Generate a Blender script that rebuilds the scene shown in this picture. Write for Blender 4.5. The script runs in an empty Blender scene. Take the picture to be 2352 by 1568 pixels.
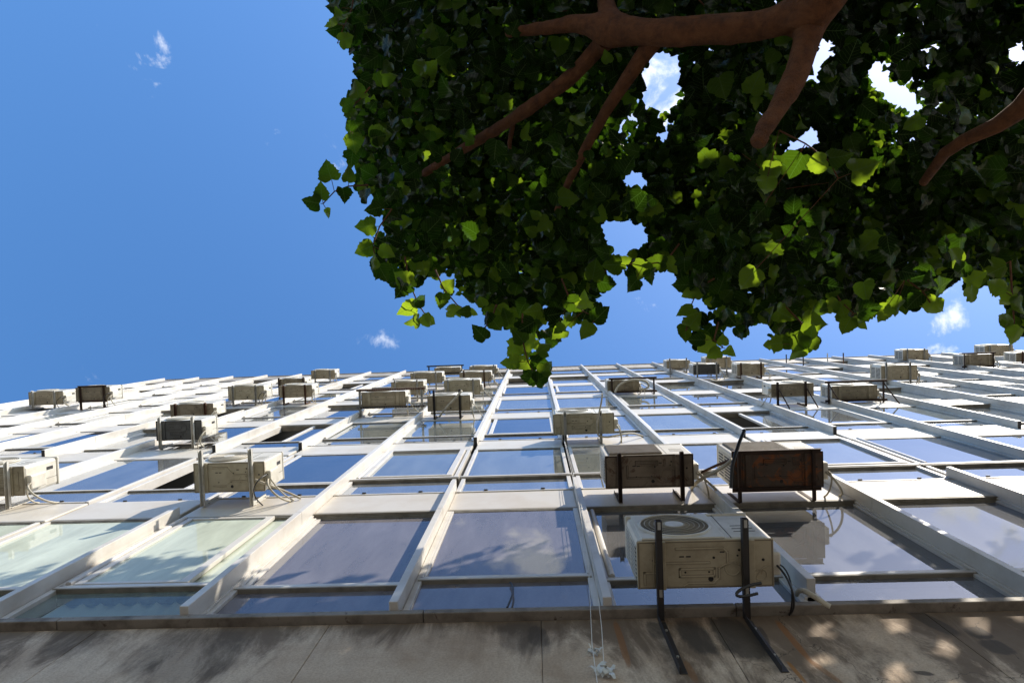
import bpy, bmesh, math, random
import numpy as np
from mathutils import Vector, Matrix, noise as mnoise

scene = bpy.context.scene
col = scene.collection
R = random.Random(7)

# ------------------------------------------------------------------ camera
# facade plane is y = 0, its outward side is -y; x runs along it, z is up.
F = 1545.1                      # focal length in units of a 2352 wide picture
ROT = (-0.03043866, 0.03303177, 0.03429502)
D = 1.8                         # metres from lens to facade
H0 = 1.6                        # lens height


def _rot(rx, ry, rz):
    cx, sx = math.cos(rx), math.sin(rx)
    cy, sy = math.cos(ry), math.sin(ry)
    cz, sz = math.cos(rz), math.sin(rz)
    X = np.array([[1, 0, 0], [0, cx, -sx], [0, sx, cx]])
    Y = np.array([[cy, 0, sy], [0, 1, 0], [-sy, 0, cy]])
    Z = np.array([[cz, -sz, 0], [sz, cz, 0], [0, 0, 1]])
    return Z @ Y @ X


CM = _rot(*ROT)                 # rows: right, up, forward in (x, out, z)
cam_data = bpy.data.cameras.new("camera")
cam = bpy.data.objects.new("camera", cam_data)
col.objects.link(cam)
cam_data.sensor_width = 36.0
cam_data.lens = 36.0 * F / 2352.0
cam_data.clip_start = 0.05
cam_data.clip_end = 5000
r_, u_, f_ = [Vector((a[0], -a[1], a[2])) for a in CM]
cam.matrix_world = Matrix(((r_.x, u_.x, -f_.x, 0), (r_.y, u_.y, -f_.y, -D),
                           (r_.z, u_.z, -f_.z, H0), (0, 0, 0, 1)))
scene.camera = cam

# ------------------------------------------------------------------ light
SUN = Vector((1.1, -1.0, 1.5)).normalized()
EL = math.asin(SUN.z)
AZ = math.atan2(SUN.x, SUN.y)
sun_data = bpy.data.lights.new("sun", 'SUN')
sun_data.energy = 3.8
sun_data.angle = math.radians(0.5)
sun_data.color = (1.0, 0.915, 0.79)
sun = bpy.data.objects.new("sun", sun_data)
col.objects.link(sun)
sun.rotation_euler = (-SUN).to_track_quat('-Z', 'Y').to_euler()

scene.view_settings.view_transform = 'Standard'
scene.view_settings.look = 'None'
scene.view_settings.exposure = 0.9
scene.view_settings.gamma = 1.0
scene.render.engine = 'CYCLES'
scene.cycles.max_bounces = 10
scene.cycles.transparent_max_bounces = 16
scene.cycles.caustics_reflective = False
scene.cycles.caustics_refractive = False


def ray(px, py):
    return CM.T @ np.array([(px - 1176) / F, -(py - 784) / F, 1.0])


def wall(px, py, out=0.0):      # pixel -> X, Z on the plane `out` metres off the facade
    r = ray(px, py)
    t = (out - D) / r[1]
    return r[0] * t, r[2] * t


def atz(px, py, Z):             # pixel -> X, out at Z metres above the lens
    r = ray(px, py)
    t = Z / r[2]
    return r[0] * t, r[1] * t + D


def pj(X, o, Z):
    q = CM @ np.array([X, o - D, Z])
    if q[2] < 0.05:
        return 1e6, 1e6
    return 1176 + F * q[0] / q[2], 784 - F * q[1] / q[2]


def W(p):                       # (X, out, Z above lens) -> world
    return (p[0], -p[1], p[2] + H0)


# ------------------------------------------------------------------ world
world = bpy.data.worlds.new("World")
scene.world = world
world.use_nodes = True
nt = world.node_tree
nt.nodes.clear()


def N(nt, kind, **kw):
    n = nt.nodes.new(kind)
    for k, v in kw.items():
        if k.startswith('i_'):
            n.inputs[int(k[2:])].default_value = v
        else:
            setattr(n, k, v)
    return n


def math_n(nt, op, a, b=None, c=None, clamp=False):
    n = nt.nodes.new('ShaderNodeMath')
    n.operation = op
    n.use_clamp = clamp
    for i, v in enumerate((a, b, c)):
        if v is None:
            continue
        if isinstance(v, (int, float)):
            n.inputs[i].default_value = v
        else:
            nt.links.new(v, n.inputs[i])
    return n.outputs[0]


sky = N(nt, 'ShaderNodeTexSky', sky_type='NISHITA', sun_disc=False, sun_elevation=EL,
        sun_rotation=AZ, altitude=100, air_density=1.0, dust_density=0.7, ozone_density=3.0)
tc = N(nt, 'ShaderNodeTexCoord')
sep = N(nt, 'ShaderNodeSeparateXYZ')
nt.links.new(tc.outputs['Generated'], sep.inputs[0])
zc = math_n(nt, 'MAXIMUM', sep.outputs['Z'], 0.05)
u = math_n(nt, 'DIVIDE', sep.outputs['X'], zc)
v = math_n(nt, 'DIVIDE', sep.outputs['Y'], zc)
comb = N(nt, 'ShaderNodeCombineXYZ')
nt.links.new(u, comb.inputs[0])
nt.links.new(v, comb.inputs[1])
# cloud banks: centre in picture units, radii, strength
BANKS = [(378, 78, 66, 88, .80), (445, 40, 30, 60, .25), (890, 770, 45, 45, .42), (775, 385, 40, 30, .25), (2240, 230, 130, 75, .85),
         (1510, 190, 140, 140, .78), (1180, 190, 170, 120, .8), (1800, 260, 250, 170, .12), (2330, 140, 130, 130, .72),
         (2170, 740, 75, 60, .5), (2190, 800, 70, 30, .5), (1470, 410, 70, 50, .62), (1250, -190, 330, 170, .6), (1900, -180, 380, 200, .35),
         (2150, 640, 80, 40, .6), (800, -260, 300, 160, .55), (2700, -100, 400, 300, .6), (2050, 210, 90, 80, .15)]
acc = None
for (px, py, rx, ry, s) in BANKS:
    r = ray(px, py)
    cu, cv = r[0] / r[2], -r[1] / r[2]
    a = math_n(nt, 'DIVIDE', math_n(nt, 'SUBTRACT', u, float(cu)), rx / F)
    b = math_n(nt, 'DIVIDE', math_n(nt, 'SUBTRACT', v, float(cv)), ry / F)
    d2 = math_n(nt, 'ADD', math_n(nt, 'MULTIPLY', a, a), math_n(nt, 'MULTIPLY', b, b))
    g = math_n(nt, 'MULTIPLY', math_n(nt, 'POWER', 2.718, math_n(nt, 'MULTIPLY', d2, -1.0)), s)
    acc = g if acc is None else math_n(nt, 'MAXIMUM', acc, g)
nz = N(nt, 'ShaderNodeTexNoise', noise_dimensions='3D')
nz.inputs['Scale'].default_value = 9.0
nz.inputs['Detail'].default_value = 9.0
nz.inputs['Roughness'].default_value = 0.62
nz.inputs['Distortion'].default_value = 0.35
nt.links.new(comb.outputs[0], nz.inputs['Vector'])
dens = math_n(nt, 'ADD', math_n(nt, 'MULTIPLY', acc, 0.62), math_n(nt, 'MULTIPLY_ADD', nz.outputs['Fac'], 1.9, -0.48))
mr = N(nt, 'ShaderNodeMapRange', interpolation_type='SMOOTHSTEP')
nt.links.new(dens, mr.inputs['Value'])
mr.inputs['From Min'].default_value = 0.80
mr.inputs['From Max'].default_value = 1.12
mr.inputs['To Max'].default_value = 0.96
hsv = N(nt, 'ShaderNodeHueSaturation')
hsv.inputs['Saturation'].default_value = 1.22
hsv.inputs['Value'].default_value = 1.0
nt.links.new(sky.outputs[0], hsv.inputs['Color'])
mix = N(nt, 'ShaderNodeMix', data_type='RGBA')
nt.links.new(mr.outputs[0], mix.inputs[0])
nt.links.new(hsv.outputs[0], mix.inputs[6])
mix.inputs[7].default_value = (4.6, 4.75, 5.0, 1)
bg = N(nt, 'ShaderNodeBackground')
bg.inputs['Strength'].default_value = 0.15
nt.links.new(mix.outputs[2], bg.inputs['Color'])
wo = N(nt, 'ShaderNodeOutputWorld')
nt.links.new(bg.outputs[0], wo.inputs[0])


# ------------------------------------------------------------------ helpers
def tag(o, label=None, cat=None, group=None, kind=None):
    for k, val in (('label', label), ('category', cat), ('group', group), ('kind', kind)):
        if val:
            o[k] = val
    return o


def empty(name, loc=(0, 0, 0)):
    o = bpy.data.objects.new(name, None)
    o.empty_display_size = 0.1
    o.location = loc
    col.objects.link(o)
    return o


class MB:
    def __init__(s):
        s.v, s.f, s.sm, s.mi = [], [], [], []

    def add(s, vs, fs, smooth=False, m=0):
        b = len(s.v)
        s.v += [tuple(map(float, p)) for p in vs]
        for f in fs:
            s.f.append([b + i for i in f])
            s.sm.append(smooth)
            s.mi.append(m)
        return s

    def box(s, x0, x1, o0, o1, z0, z1, c=0.0, m=0):
        """box in (x, out, z); c = chamfer"""
        x0, x1 = min(x0, x1), max(x0, x1)
        y0, y1 = min(-o0, -o1), max(-o0, -o1)
        z0, z1 = min(z0, z1), max(z0, z1)
        if c <= 0:
            vs = [(x, y, z) for x in (x0, x1) for y in (y0, y1) for z in (z0, z1)]
            fs = [(0, 1, 3, 2), (4, 6, 7, 5), (0, 4, 5, 1), (2, 3, 7, 6), (0, 2, 6, 4), (1, 5, 7, 3)]
            return s.add(vs, fs, m=m)
        c = min(c, (x1 - x0) / 2.01, (y1 - y0) / 2.01, (z1 - z0) / 2.01)
        bm = bmesh.new()
        bmesh.ops.create_cube(bm, size=1)
        for q in bm.verts:
            q.co = Vector(((x0 + x1) / 2 + q.co.x * (x1 - x0), (y0 + y1) / 2 + q.co.y * (y1 - y0), (z0 + z1) / 2 + q.co.z * (z1 - z0)))
        bmesh.ops.bevel(bm, geom=bm.edges[:], offset=c, segments=2, affect='EDGES', profile=0.5)
        bm.verts.index_update()
        s.add([q.co[:] for q in bm.verts], [[q.index for q in f.verts] for f in bm.faces], m=m)
        bm.free()
        return s

    def tube(s, pts, rad, n=8, caps=True, m=0):
        """pts in (x, out, z); rad scalar or list"""
        P = [Vector((p[0], -p[1], p[2])) for p in pts]
        if isinstance(rad, (int, float)):
            rad = [rad] * len(P)
        vs, fs = [], []
        T0 = (P[1] - P[0]).normalized()
        ref = Vector((0, 0, 1)) if abs(T0.z) < 0.9 else Vector((1, 0, 0))
        nrm = T0.cross(ref).normalized()
        for i, p in enumerate(P):
            t = (P[min(i + 1, len(P) - 1)] - P[max(i - 1, 0)]).normalized()
            nrm = (nrm - t * nrm.dot(t)).normalized()
            b = t.cross(nrm)
            for k in range(n):
                a = 2 * math.pi * k / n
                vs.append(p + (nrm * math.cos(a) + b * math.sin(a)) * rad[i])
        for i in range(len(P) - 1):
            for k in range(n):
                k2 = (k + 1) % n
                fs.append((i * n + k, i * n + k2, (i + 1) * n + k2, (i + 1) * n + k))
        s.add(vs, fs, True, m)
        if caps:
            s.add(vs[:n], [tuple(range(n))[::-1]], False, m)
            s.add(vs[-n:], [tuple(range(n))], False, m)
        return s

    def disc(s, x, o, z, r, n=32, m=0, axis='o', depth=0.004):
        """short solid cylinder facing out ('o') or down ('z')"""
        if axis == 'o':
            return s.tube([(x, o - depth, z), (x, o, z)], r, n, m=m)
        return s.tube([(x, o, z + depth), (x, o, z)], r, n, m=m)

    def ring(s, x, o, z, r, w, n=48, k=6, m=0):
        pts = []
        vs, fs = [], []
        for i in range(n):
            a = 2 * math.pi * i / n
            for j in range(k):
                b = 2 * math.pi * j / k
                rr = r + w * math.cos(b)
                vs.append((x + rr * math.cos(a), -(o + w * math.sin(b)), z + rr * math.sin(a)))
        for i in range(n):
            for j in range(k):
                fs.append((i * k + j, i * k + (j + 1) % k, ((i + 1) % n) * k + (j + 1) % k, ((i + 1) % n) * k + j))
        return s.add(vs, fs, True, m)

    def build(s, name, mats, parent=None, loc=None):
        me = bpy.data.meshes.new(name)
        me.from_pydata(s.v, [], s.f)
        if not isinstance(mats, (list, tuple)):
            mats = [mats]
        for m in mats:
            me.materials.append(m)
        me.polygons.foreach_set('use_smooth', s.sm)
        me.polygons.foreach_set('material_index', s.mi)
        if 'pane' not in name.split('_'):
            bm = bmesh.new()
            bm.from_mesh(me)
            bmesh.ops.recalc_face_normals(bm, faces=bm.faces[:])
            bm.to_mesh(me)
            bm.free()
        me.update()
        o = bpy.data.objects.new(name, me)
        col.objects.link(o)
        if parent:
            o.parent = parent
        if loc:
            o.location = loc
        return o


def kids(o):
    return [c for c in bpy.data.objects if c.parent == o]


def copy_tree(o, parent=None):
    c = o.copy()
    col.objects.link(c)
    c.parent = parent
    for k in CH.get(o.name, ()):
        copy_tree(k, c)
    return c


CH = {}                          # children of the prototypes, by name


def note_children():
    CH.clear()
    for o in bpy.data.objects:
        if o.parent:
            CH.setdefault(o.parent.name, []).append(o)


# ------------------------------------------------------------------ materials
def mat(name, base, rough=0.5, metal=0.0, spec=0.5):
    m = bpy.data.materials.new(name)
    m.use_nodes = True
    b = m.node_tree.nodes['Principled BSDF']
    b.inputs['Base Color'].default_value = (*base, 1)
    b.inputs['Roughness'].default_value = rough
    b.inputs['Metallic'].default_value = metal
    b.inputs['Specular IOR Level'].default_value = spec
    return m


def ramp(nt, fac, stops):
    n = nt.nodes.new('ShaderNodeValToRGB')
    els = n.color_ramp.elements
    while len(els) < len(stops):
        els.new(0.5)
    for e, (p, c) in zip(els, stops):
        e.position = p
        e.color = (*c, 1) if len(c) == 3 else c
    nt.links.new(fac, n.inputs[0])
    return n.outputs[0]


def noise(nt, vec, scale, detail=5, rough=0.6, dist=0.0):
    n = nt.nodes.new('ShaderNodeTexNoise')
    n.inputs['Scale'].default_value = scale
    n.inputs['Detail'].default_value = detail
    n.inputs['Roughness'].default_value = rough
    n.inputs['Distortion'].default_value = dist
    if vec is not None:
        nt.links.new(vec, n.inputs['Vector'])
    return n.outputs['Fac']


def vec_scaled(nt, src, s):
    m = nt.nodes.new('ShaderNodeMapping')
    m.inputs['Scale'].default_value = s
    nt.links.new(src, m.inputs['Vector'])
    return m.outputs[0]


def mixc(nt, fac, a, b):
    n = nt.nodes.new('ShaderNodeMix')
    n.data_type = 'RGBA'
    for i, val in ((0, fac), (6, a), (7, b)):
        if isinstance(val, (int, float)):
            n.inputs[i].default_value = val
        elif isinstance(val, tuple):
            n.inputs[i].default_value = (*val, 1)
        else:
            nt.links.new(val, n.inputs[i])
    return n.outputs[2]


def bump(nt, h, strength, dist, bsdf):
    b = nt.nodes.new('ShaderNodeBump')
    b.inputs['Strength'].default_value = strength
    b.inputs['Distance'].default_value = dist
    nt.links.new(h, b.inputs['Height'])
    nt.links.new(b.outputs[0], bsdf.inputs['Normal'])


def weathered(name, clean, dirt, rough=0.45, amount=0.5, scale=3.0, streak=True, metal=0.0, world_coords=True, rust=None, rust_at=0.6):
    """painted or metal surface with dirt patches and run-off streaks (its own dirt, not shade)"""
    m = mat(name, clean, rough, metal)
    nt = m.node_tree
    b = nt.nodes['Principled BSDF']
    if world_coords:
        g = nt.nodes.new('ShaderNodeNewGeometry')
        vec = g.outputs['Position']
    else:
        t = nt.nodes.new('ShaderNodeTexCoord')
        oi = nt.nodes.new('ShaderNodeObjectInfo')
        add = nt.nodes.new('ShaderNodeVectorMath')
        add.operation = 'ADD'
        sc = nt.nodes.new('ShaderNodeVectorMath')
        sc.operation = 'SCALE'
        nt.links.new(t.outputs['Object'], add.inputs[0])
        nt.links.new(oi.outputs['Location'], sc.inputs[0])
        sc.inputs['Scale'].default_value = 7.31
        nt.links.new(sc.outputs[0], add.inputs[1])
        vec = add.outputs[0]
    n1 = noise(nt, vec, scale, 6, 0.65, 0.4 if streak else 0.1)
    n2 = noise(nt, vec_scaled(nt, vec, (14, 14, 0.8)), 1.5, 4, 0.6)
    fac = math_n(nt, 'MULTIPLY', n1, n2) if streak else n1
    lo, hi = (0.22, 0.42) if streak else (0.45, 0.75)
    k = nt.nodes.new('ShaderNodeMapRange')
    k.inputs['From Min'].default_value = lo
    k.inputs['From Max'].default_value = hi
    k.inputs['To Max'].default_value = amount
    nt.links.new(fac, k.inputs['Value'])
    c = mixc(nt, k.outputs[0], clean, dirt)
    if rust:
        n3 = noise(nt, vec, scale * 1.7, 8, 0.7, 0.8)
        k2 = nt.nodes.new('ShaderNodeMapRange')
        k2.inputs['From Min'].default_value = rust_at
        k2.inputs['From Max'].default_value = rust_at + 0.08
        nt.links.new(n3, k2.inputs['Value'])
        c = mixc(nt, k2.outputs[0], c, rust)
    nt.links.new(c, b.inputs['Base Color'])
    rr = math_n(nt, 'ADD', math_n(nt, 'MULTIPLY', n1, 0.3), rough - 0.12)
    nt.links.new(rr, b.inputs['Roughness'])
    if not world_coords:
        bump(nt, n1, 0.05, 0.006, b)
    return m


M = {}
M['alu'] = weathered('white_aluminium', (0.64, 0.615, 0.565), (0.36, 0.30, 0.22), 0.36, 0.5, 2.4, False, rust=(0.38, 0.29, 0.19), rust_at=0.66)
M['panel'] = weathered('white_panel', (0.60, 0.56, 0.485), (0.40, 0.33, 0.23), 0.36, 0.5, 1.7, False)
M['rail'] = weathered('rail_aluminium', (0.55, 0.54, 0.50), (0.22, 0.19, 0.14), 0.42, 0.7, 4)
M['grime_shade'] = weathered('grimy_shaded_frame', (0.25, 0.23, 0.185), (0.075, 0.06, 0.04), 0.6, 0.8, 6, False)  # dirt, with the shade of undersides deepened into the colour
M['gasket'] = mat('black_gasket', (0.018, 0.018, 0.018), 0.6)
M['ceiling'] = mat('plaster_ceiling', (0.34, 0.34, 0.33), 0.9)
M['inner'] = mat('inner_wall', (0.22, 0.21, 0.2), 0.9)
M['parapet'] = weathered('grey_parapet', (0.30, 0.275, 0.235), (0.09, 0.08, 0.065), 0.7, 0.9, 2.0)
M['blind'] = mat('cream_blind', (0.66, 0.62, 0.5), 0.8)

AC_CLEAN = (0.62, 0.58, 0.48)
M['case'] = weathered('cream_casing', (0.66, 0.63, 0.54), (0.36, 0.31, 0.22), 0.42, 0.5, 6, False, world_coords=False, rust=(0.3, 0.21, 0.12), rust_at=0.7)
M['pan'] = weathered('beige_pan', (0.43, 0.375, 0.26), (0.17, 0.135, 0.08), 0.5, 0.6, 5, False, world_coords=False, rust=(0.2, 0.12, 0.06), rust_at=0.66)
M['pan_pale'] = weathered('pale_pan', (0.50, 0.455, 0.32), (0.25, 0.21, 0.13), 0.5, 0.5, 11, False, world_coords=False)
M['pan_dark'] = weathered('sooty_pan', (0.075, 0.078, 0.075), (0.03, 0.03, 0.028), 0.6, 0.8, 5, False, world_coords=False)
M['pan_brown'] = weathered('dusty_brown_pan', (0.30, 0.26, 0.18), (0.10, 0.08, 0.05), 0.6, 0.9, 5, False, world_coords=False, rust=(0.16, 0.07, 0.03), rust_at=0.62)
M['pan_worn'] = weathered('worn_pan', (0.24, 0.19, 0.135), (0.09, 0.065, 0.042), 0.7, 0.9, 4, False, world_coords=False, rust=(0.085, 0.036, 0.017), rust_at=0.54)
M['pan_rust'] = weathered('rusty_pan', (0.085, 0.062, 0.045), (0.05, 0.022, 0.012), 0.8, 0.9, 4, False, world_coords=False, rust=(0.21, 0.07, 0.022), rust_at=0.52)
M['crease'] = mat('crease_grime', (0.2, 0.165, 0.11), 0.8)
M['crease_dark'] = mat('dark_crease_grime', (0.035, 0.024, 0.016), 0.85)
M['fan'] = weathered('dirty_grille', (0.22, 0.18, 0.12), (0.1, 0.08, 0.05), 0.6, 0.6, 6, False, world_coords=False)
M['wire'] = weathered('grille_wire', (0.50, 0.47, 0.39), (0.3, 0.25, 0.16), 0.5, 0.6, 6, False, world_coords=False)
M['dark'] = mat('dark_recess', (0.012, 0.011, 0.010), 0.7)
M['coil'] = mat('coil_fins', (0.035, 0.036, 0.038), 0.5, 0.4)
M['hose'] = weathered('pipe_wrap', (0.52, 0.48, 0.38), (0.25, 0.2, 0.13), 0.7, 0.8, 9, False)
M['cable'] = mat('black_cable', (0.02, 0.02, 0.02), 0.5)
M['galv'] = weathered('galvanised_steel', (0.44, 0.44, 0.41), (0.22, 0.18, 0.13), 0.42, 0.7, 7, False, metal=0.35)
M['white_steel'] = weathered('white_steel', (0.62, 0.61, 0.56), (0.32, 0.25, 0.16), 0.5, 0.7, 7, False, rust=(0.2, 0.09, 0.04), rust_at=0.68)
M['black_steel'] = weathered('black_steel', (0.022, 0.02, 0.019), (0.05, 0.03, 0.02), 0.5, 0.8, 7, False)
M['rust_steel'] = weathered('rusty_steel', (0.11, 0.05, 0.026), (0.035, 0.02, 0.013), 0.8, 0.9, 8, False, rust=(0.33, 0.29, 0.22), rust_at=0.67)
M['rust_dark'] = weathered('dark_rusty_steel', (0.05, 0.027, 0.016), (0.02, 0.013, 0.01), 0.8, 0.9, 8, False)
M['string'] = mat('white_string', (0.7, 0.69, 0.64), 0.7)
M['film'] = mat('clear_film', (0.62, 0.62, 0.58), 0.2)


def glass(name, dust=(0.42, 0.42, 0.45), amt=0.22, tint=(0.55, 0.6, 0.6), rough=0.0, spark=0.25, refl=0.2):
    """window pane: fresnel reflection over a film of dust over see-through glass"""
    m = bpy.data.materials.new(name)
    m.use_nodes = True
    nt = m.node_tree
    nt.nodes.clear()
    g = nt.nodes.new('ShaderNodeNewGeometry')
    fine = noise(nt, g.outputs['Position'], 60, 3, 0.7)
    big = noise(nt, vec_scaled(nt, g.outputs['Position'], (3, 3, 0.7)), 1.4, 5, 0.6, 0.4)
    k = nt.nodes.new('ShaderNodeMapRange')
    k.inputs['From Min'].default_value = 0.35
    k.inputs['From Max'].default_value = 0.75
    k.inputs['To Min'].default_value = amt * 0.75
    k.inputs['To Max'].default_value = min(1, amt * 1.35)
    nt.links.new(math_n(nt, 'ADD', math_n(nt, 'MULTIPLY', fine, spark), math_n(nt, 'MULTIPLY', big, 1 - spark)), k.inputs['Value'])
    tr = nt.nodes.new('ShaderNodeBsdfTransparent')
    tr.inputs[0].default_value = (*tint, 1)
    df = nt.nodes.new('ShaderNodeBsdfDiffuse')
    df.inputs[0].default_value = (*dust, 1)
    m1 = nt.nodes.new('ShaderNodeMixShader')
    nt.links.new(k.outputs[0], m1.inputs[0])
    nt.links.new(tr.outputs[0], m1.inputs[1])
    nt.links.new(df.outputs[0], m1.inputs[2])
    gl = nt.nodes.new('ShaderNodeBsdfGlossy')
    gl.inputs['Roughness'].default_value = rough
    gl.inputs[0].default_value = (0.93, 0.96, 1.0, 1)
    bp = nt.nodes.new('ShaderNodeBump')
    bp.inputs['Strength'].default_value = 0.025
    bp.inputs['Distance'].default_value = 0.02
    nt.links.new(noise(nt, g.outputs['Position'], 2.2, 1, 0.4), bp.inputs['Height'])
    nt.links.new(bp.outputs[0], gl.inputs['Normal'])
    lw = nt.nodes.new('ShaderNodeFresnel')
    lw.inputs['IOR'].default_value = 2.1
    m2 = nt.nodes.new('ShaderNodeMixShader')
    nt.links.new(math_n(nt, 'MULTIPLY_ADD', lw.outputs[0], 0.86, refl, clamp=True), m2.inputs[0])
    nt.links.new(m1.outputs[0], m2.inputs[1])
    nt.links.new(gl.outputs[0], m2.inputs[2])
    out = nt.nodes.new('ShaderNodeOutputMaterial')
    nt.links.new(m2.outputs[0], out.inputs[0])
    return m


M['glass'] = glass('dusty_glass', (0.52, 0.54, 0.53), 0.36)
M['glass_low'] = glass('grey_blue_dusty_glass', (0.38, 0.38, 0.39), 0.4, (0.4, 0.42, 0.45), refl=0.0)
M['glass_purple'] = glass('purple_dusty_glass', (0.34, 0.32, 0.34), 0.5, (0.35, 0.37, 0.42), refl=-0.04)
M['glass_grey'] = glass('grey_dusty_glass', (0.42, 0.44, 0.39), 0.5, (0.5, 0.56, 0.52))
M['glass_clear'] = glass('blue_glass', (0.4, 0.42, 0.45), 0.14, (0.3, 0.34, 0.38))
M['glass_mint'] = glass('pale_mint_glass', (0.66, 0.72, 0.60), 0.86, (0.75, 0.82, 0.75), spark=0.1, refl=-0.12)
M['glass_mint_low'] = glass('thin_mint_glass', (0.55, 0.66, 0.6), 0.2, (0.85, 0.93, 0.9), spark=0.1, refl=-0.1)


def concrete():
    m = mat('stained_concrete', (0.3, 0.28, 0.25), 0.85, 0, 0.25)
    nt = m.node_tree
    b = nt.nodes['Principled BSDF']
    g = nt.nodes.new('ShaderNodeNewGeometry')
    p = g.outputs['Position']
    sep = nt.nodes.new('ShaderNodeSeparateXYZ')
    nt.links.new(p, sep.inputs[0])
    n1 = noise(nt, p, 1.6, 8, 0.62, 0.5)
    base = ramp(nt, n1, [(0.3, (0.38, 0.275, 0.185)), (0.5, (0.52, 0.405, 0.295)), (0.7, (0.64, 0.525, 0.40))])
    st = noise(nt, vec_scaled(nt, p, (2.6, 1, 0.8)), 1.3, 9, 0.72, 0.6)
    s2 = noise(nt, vec_scaled(nt, p, (1.1, 1, 0.6)), 0.9, 4, 0.6)
    top = nt.nodes.new('ShaderNodeMapRange')          # run-off starts under the sill
    top.inputs['From Min'].default_value = 5.0
    top.inputs['From Max'].default_value = 5.6
    nt.links.new(sep.outputs['Z'], top.inputs['Value'])
    k = math_n(nt, 'ADD', math_n(nt, 'MULTIPLY', st, s2), math_n(nt, 'MULTIPLY', top.outputs[0], 0.12))
    kk = nt.nodes.new('ShaderNodeMapRange')
    kk.interpolation_type = 'SMOOTHSTEP'
    kk.inputs['From Min'].default_value = 0.26
    kk.inputs['From Max'].default_value = 0.37
    kk.inputs['To Max'].default_value = 0.8
    nt.links.new(k, kk.inputs['Value'])
    c = mixc(nt, kk.outputs[0], base, (0.085, 0.055, 0.032))
    drip = noise(nt, vec_scaled(nt, p, (7, 1, 0.35)), 1.2, 6, 0.65, 0.15)
    dk = math_n(nt, 'MULTIPLY', math_n(nt, 'MULTIPLY', math_n(nt, 'SUBTRACT', drip, 0.47), 4.0, clamp=True), math_n(nt, 'MULTIPLY', top.outputs[0], 0.75))
    c = mixc(nt, dk, c, (0.10, 0.062, 0.034))
    grain = noise(nt, p, 70, 4, 0.8)
    c = mixc(nt, math_n(nt, 'MULTIPLY', math_n(nt, 'SUBTRACT', grain, 0.42), 1.6, clamp=True), c, (0.13, 0.1, 0.075))
    vor = nt.nodes.new('ShaderNodeTexVoronoi')
    vor.feature = 'DISTANCE_TO_EDGE'
    vor.inputs['Scale'].default_value = 0.9
    wv = nt.nodes.new('ShaderNodeVectorMath')
    wv.operation = 'ADD'
    wn = nt.nodes.new('ShaderNodeTexNoise')
    wn.inputs['Scale'].default_value = 2.5
    wn.inputs['Detail'].default_value = 6
    nt.links.new(p, wn.inputs['Vector'])
    nt.links.new(p, wv.inputs[0])
    nt.links.new(wn.outputs['Color'], wv.inputs[1])
    nt.links.new(wv.outputs[0], vor.inputs['Vector'])
    crack = math_n(nt, 'MULTIPLY', math_n(nt, 'LESS_THAN', vor.outputs['Distance'], 0.0028), math_n(nt, 'GREATER_THAN', sep.outputs['X'], 1.0))
    c = mixc(nt, math_n(nt, 'MULTIPLY', crack, 0.7), c, (0.06, 0.045, 0.032))
    # black mould patches and rust runs at given places (x, z, half width, half height)
    def patch(x, z, hw, hh, lean, colr, strength, c, sc=9):
        dx = math_n(nt, 'SUBTRACT', math_n(nt, 'SUBTRACT', sep.outputs['X'], x), math_n(nt, 'MULTIPLY', math_n(nt, 'SUBTRACT', sep.outputs['Z'], z), lean))
        dz = math_n(nt, 'SUBTRACT', sep.outputs['Z'], z)
        a = math_n(nt, 'DIVIDE', math_n(nt, 'ABSOLUTE', dx), hw)
        bb = math_n(nt, 'DIVIDE', math_n(nt, 'ABSOLUTE', dz), hh)
        d = math_n(nt, 'ADD', math_n(nt, 'POWER', a, 3.0), math_n(nt, 'POWER', bb, 3.0))
        nn = noise(nt, vec_scaled(nt, p, (1, 1, 0.35)), sc, 7, 0.75)
        e = math_n(nt, 'SUBTRACT', math_n(nt, 'ADD', math_n(nt, 'MULTIPLY', nn, 1.9), 0.02), math_n(nt, 'MULTIPLY', d, 0.7))
        q = nt.nodes.new('ShaderNodeMapRange')
        q.inputs['From Min'].default_value = 0.12
        q.inputs['From Max'].default_value = 0.6
        q.inputs['To Max'].default_value = strength
        nt.links.new(e, q.inputs['Value'])
        return mixc(nt, q.outputs[0], c, colr)
    for (px, py, qx, qy, w, colr, s) in PATCHES:
        X0, Z0 = wall(px, py)
        X1, Z1 = wall(qx, qy)
        lean = (X1 - X0) / (Z1 - Z0) if abs(Z1 - Z0) > 1e-3 else 0
        c = patch((X0 + X1) / 2, (Z0 + Z1) / 2 + H0, w, abs(Z1 - Z0) / 2 * 1.15, lean, colr, s, c)
    nt.links.new(c, b.inputs['Base Color'])
    bump(nt, noise(nt, p, 35, 6, 0.7), 0.25, 0.01, b)
    return m


MOULD = (0.05, 0.042, 0.034)
RUST = (0.24, 0.10, 0.03)
PATCHES = [(1575, 1425, 1625, 1500, .085, MOULD, .85), (1655, 1420, 1735, 1510, .12, MOULD, .85), (1500, 1430, 1515, 1465, .05, MOULD, .6),
           (1190, 1430, 1215, 1500, .14, MOULD, .4), (1230, 1440, 1240, 1480, .06, MOULD, .5), (480, 1450, 400, 1560, .30, MOULD, .35),
           (1415, 1432, 1443, 1522, .02, RUST, .6), (1788, 1430, 1860, 1515, .022, RUST, .75), (1575, 1520, 1600, 1566, .02, RUST, .4),
           (1860, 1515, 1930, 1566, .02, RUST, .5), (1810, 1520, 1850, 1566, .012, (0.3, 0.13, 0.03), .8), (2265, 1470, 2310, 1500, .07, MOULD, .7), (2230, 1440, 2260, 1465, .06, MOULD, .7),
           (2090, 1400, 2190, 1455, .06, MOULD, .7), (1740, 1440, 1760, 1480, .03, MOULD, .7), (2110, 1540, 2135, 1550, .04, MOULD, .8), (225, 1425, 150, 1500, .2, MOULD, .3)]
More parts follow.
